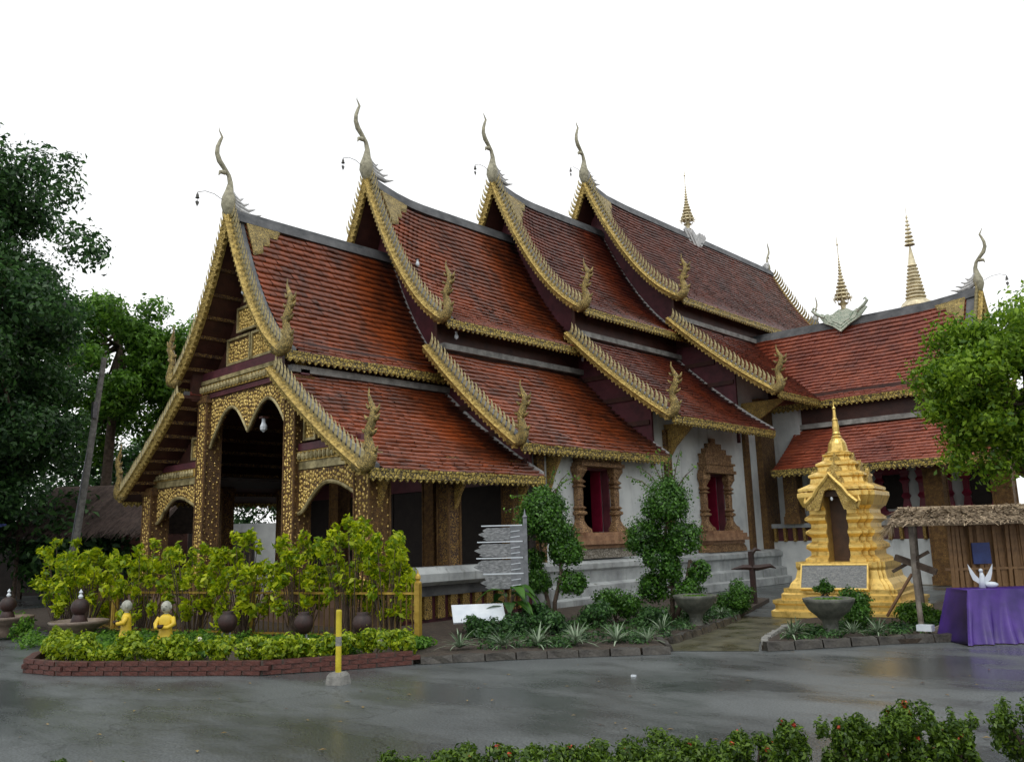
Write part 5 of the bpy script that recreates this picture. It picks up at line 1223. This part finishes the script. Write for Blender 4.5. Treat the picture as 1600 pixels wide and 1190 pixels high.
MB().box(-2, 2, 2.9, 2.98, 0, 2.3).build('back_wall', 'wood', t).rotation_euler.z = R(40)
MB().box(-1.5, 1.5, -1.1, 1.1, 0, .06).build('tarpaulin', 'blue', None, label='blue tarpaulin roof at the far left edge under the big tree', cat='tarpaulin', loc=(-9.8, -5.5, 2.3)).rotation_euler = (R(8), 0, R(45))
# white boundary wall seen through the porch
MB().box(-5, 5, -.1, .1, 0, 2.6).build('boundary_wall', 'white', None, label='pale boundary wall glimpsed through the front porch', cat='wall', loc=(-16, 5.5, 0)).rotation_euler.z = R(50)
MB().box(-12, 12, -.1, .1, 0, 2.2).build('boundary_wall', 'dark', None, label='dark garden wall behind the left huts', cat='wall', loc=(-20, -3, 0)).rotation_euler.z = R(48)

# thatched bamboo stall on the right
t = thing('bamboo_stall', 'bamboo stall with a straw thatched roof at the right edge', 'stall', (15.9, 4.6, 0))
A = Vector((15.9, 4.6, 0))
def q3(x, y, z): return Vector((x, y, z))-A
thatch('thatch_roof', t, [q3(13.35, 4.3, 2.06), q3(17.6, 8.2, 2.06), q3(18.6, 6.2, 1.77), q3(13.95, 2.15, 1.77)], 5200, 'thatch', th=.06, L=.42, seed=3)
m = MB(); rr = random.Random(4); V = []; F = []
for i in range(160):   # frayed gable end hanging down
    p = q3(13.95, 2.15, 1.74).lerp(q3(13.35, 4.3, 2.04), rr.random()**1.4); q = p+Vector((rr.uniform(-.25, .02), rr.uniform(-.2, .05), -rr.uniform(.08, .32))); k0 = len(V); V += [tuple(p), tuple(p+Vector((.014, .01, 0))), tuple(q)]; F.append((k0, k0+1, k0+2))
me = bpy.data.meshes.new('straw_fringe'); me.from_pydata(V, [], F); me.materials.append(M['thatch']); link('straw_fringe', me, t, kind='stuff')
for p in ((14.05, 2.75), (16.4, 5.0), (13.5, 4.6)):
    MB().tube([tuple(q3(p[0], p[1], 0)), tuple(q3(p[0]-.03, p[1]+.02, 1.0)), tuple(q3(p[0], p[1], 1.85))], [.045, .04, .04], 8).build('post', 'barkp', t)
# wall of upright bamboo splits
a, b = Vector((14.35, 3.45)), Vector((17.2, 6.3)); ln = (b-a).length; k_ = int(ln/.05); sp_ = MB().box(-.03, .03, -.012, .012, .32, 1.7).mesh('bamboo_split', 'bamboo'); ang = math.atan2(b.y-a.y, b.x-a.x)
for i in range(k_):
    c = a.lerp(b, (i+.5)/k_); o = link('bamboo_split', sp_, t); o.location = q3(c.x, c.y, rnd(-.02, .02)); o.rotation_euler = (rnd(-.05, .05), rnd(-.008, .008), ang+rnd(-.2, .2))
MB().bar(q3(14.3, 3.36, 1.0), q3(17.2, 6.26, 1.0), .04).build('bamboo_rail', 'bamboo', t); MB().bar(q3(14.3, 3.36, .45), q3(17.2, 6.26, .45), .04).build('bamboo_rail', 'bamboo', t)
MB().bar(q3(14.4, 3.56, 1.05), q3(17.3, 6.4, 1.05), .03, 1.45).build('mat_wall', 'bamboo', t)
MB().bar(q3(14.3, 3.5, .3), q3(17.2, 6.4, .3), .1).build('sill_beam', 'bark', t)
MB().bar(q3(14.1, 2.6, .02), q3(14.75, 3.0, .36), .08).build('bamboo_prop', 'barkp', t); MB().bar(q3(13.4, 3.1, .25), q3(13.95, 2.85, .95), .035).build('bamboo_prop', 'terrap', t)
MB().bar(q3(13.7, 2.9, 1.22), q3(14.3, 2.95, .98), .1).build('bamboo_prop', 'bark', t); MB().bar(q3(13.6, 3.0, .98), q3(14.2, 3.0, 1.3), .05).build('bamboo_prop', 'bark', t)
MB().cbox((0, 0, 0), (.3, .02, .34)).build('poster', 'blue', None, label='small dark blue poster pinned to the bamboo wall of the stall', cat='poster', loc=(14.78, 3.74, 1.25)).rotation_euler.z = ang
# table under a purple cloth, white figure on top
tb = thing('cloth_table', 'table draped to the ground in purple cloth at the right edge', 'table', (15.35, 3.0, 0), R(43))
MB().box(-.75, .95, -.28, .3, .7, .73).build('tabletop', 'dark', tb)
V = []; F = []; NX, NZ = 70, 12
for i in range(NX+1):
    s = i/NX
    for j in range(NZ+1):
        zq = j/NZ; x = -.85+1.9*s; dep = -.3-.1*zq-.05*zq*math.sin(s*46+zq)-.03*zq*math.sin(s*91); x2 = x-.24*zq*(1-s)**2+.02*math.sin(s*31+zq*4)*zq; dep -= .16*zq*zq+.04*math.sin(s*17+1)*zq
        z = .755-.74*zq*(1-.0*math.sin(s*20)); gap = math.exp(-((s-.52)/.09)**2)
        if zq > .15: dep += gap*.25*zq; 
        V.append((x2, dep, max(z, .012)))
for i in range(NX):
    for j in range(NZ): k0 = i*(NZ+1)+j; F.append((k0, k0+1, k0+NZ+2, k0+NZ+1))
k1 = len(V); V += [(-.85, .32, .755), (1.05, .32, .755)]
F.append((0, NX*(NZ+1), k1+1, k1))
for j in range(NZ+1): V.append((-.85-.24*j/NZ, .32, .755-.74*j/NZ))
for j in range(NZ): F.append((j, j+1, k1+2+j+1, k1+2+j))
me = bpy.data.meshes.new('table_cover'); me.from_pydata(V, [], F); me.materials.append(M['purple']); me.polygons.foreach_set('use_smooth', [True]*len(me.polygons))
o = link('table_cover', me, None, 'crumpled purple cloth hanging over the stall table down to the road', 'cloth', loc=(15.35, 3.0, 0)); o.rotation_euler.z = R(43)
t = thing('winged_figurine', 'small white winged figurine standing on the purple cloth', 'figurine', (15.0, 2.75, .76), R(20))
m = MB(); m.tube([(0, 0, 0), (0, 0, .1), (.01, 0, .18), (0, 0, .24)], [.05, .045, .035, .02], 8); m.ball((0, -.01, .26), .03, 8, 6); m.ball((.12, 0, .05), (.1, .05, .045), 8, 5); m.build('body', 'whitep', t, smooth=True)
for s in (-1, 1): MB().prism([(s*.02, .12), (s*.08, .2), (s*.17, .36), (s*.15, .22), (s*.12, .12), (s*.04, .06)], 'y', -.008, .012).build('wing', 'whitep', t)
# rolled reed mat on the wing's ground floor, mossy mound
m = MB(); m.loft([[(a*math.cos(q*math.pi/8), b*math.sin(q*math.pi/8), z) for q in range(16)] for z, a, b in ((0, 1.9, 1.0), (.35, 1.5, .8), (.6, .9, .45), (.7, .2, .1))]); m.build('straw_heap', 'thatch', None, label='heap of yellowish straw behind the stall roof by the wing column', cat='heap', loc=(14.6, 12.6, 1.2))
MB().box(-1.6, 1.6, -1, 1, 0, 1.2).build('stone_platform', 'concrete', None, label='low grey platform carrying the straw heap behind the stall', cat='platform', loc=(14.6, 12.6, 0))
MB().box(-.11, .11, -.08, .08, 0, .09).build('white_block', 'whitep', None, label='white block lying on the kerb left of the purple cloth', cat='block', loc=(14.25, 2.3, .13))

for i, (x, y, z, l) in enumerate([(.25, -1.6, 7.9, 'small white bulb high on the dark front gable'), (1.5, 3.0, 9.35, 'small white bulb at the ridge end under the second gable'), (3.0, 8.4, 7.1, 'small white bulb below the foot of the third gable board'), (2.95, 3.1, 7.0, 'small white bulb below the foot of the second gable board'), (.7, -1.2, 4.5, 'white lamp hanging in the middle arch of the front porch')]):
    t = thing('lamp_bulb', l, 'lamp', (x, y, z), group='small white bulbs on the gables')
    k = 1.6 if i == 4 else 1
    MB().lathe([(.03*k, .12*k), (.03*k, .06*k), (.055*k, 0), (.05*k, -.05*k), (.01, -.09*k)], 8).build('bulb', 'whitep', t); MB().box(-.05*k, .05*k, -.05*k, .05*k, .12*k, .15*k).build('lamp_base', 'wood', t)
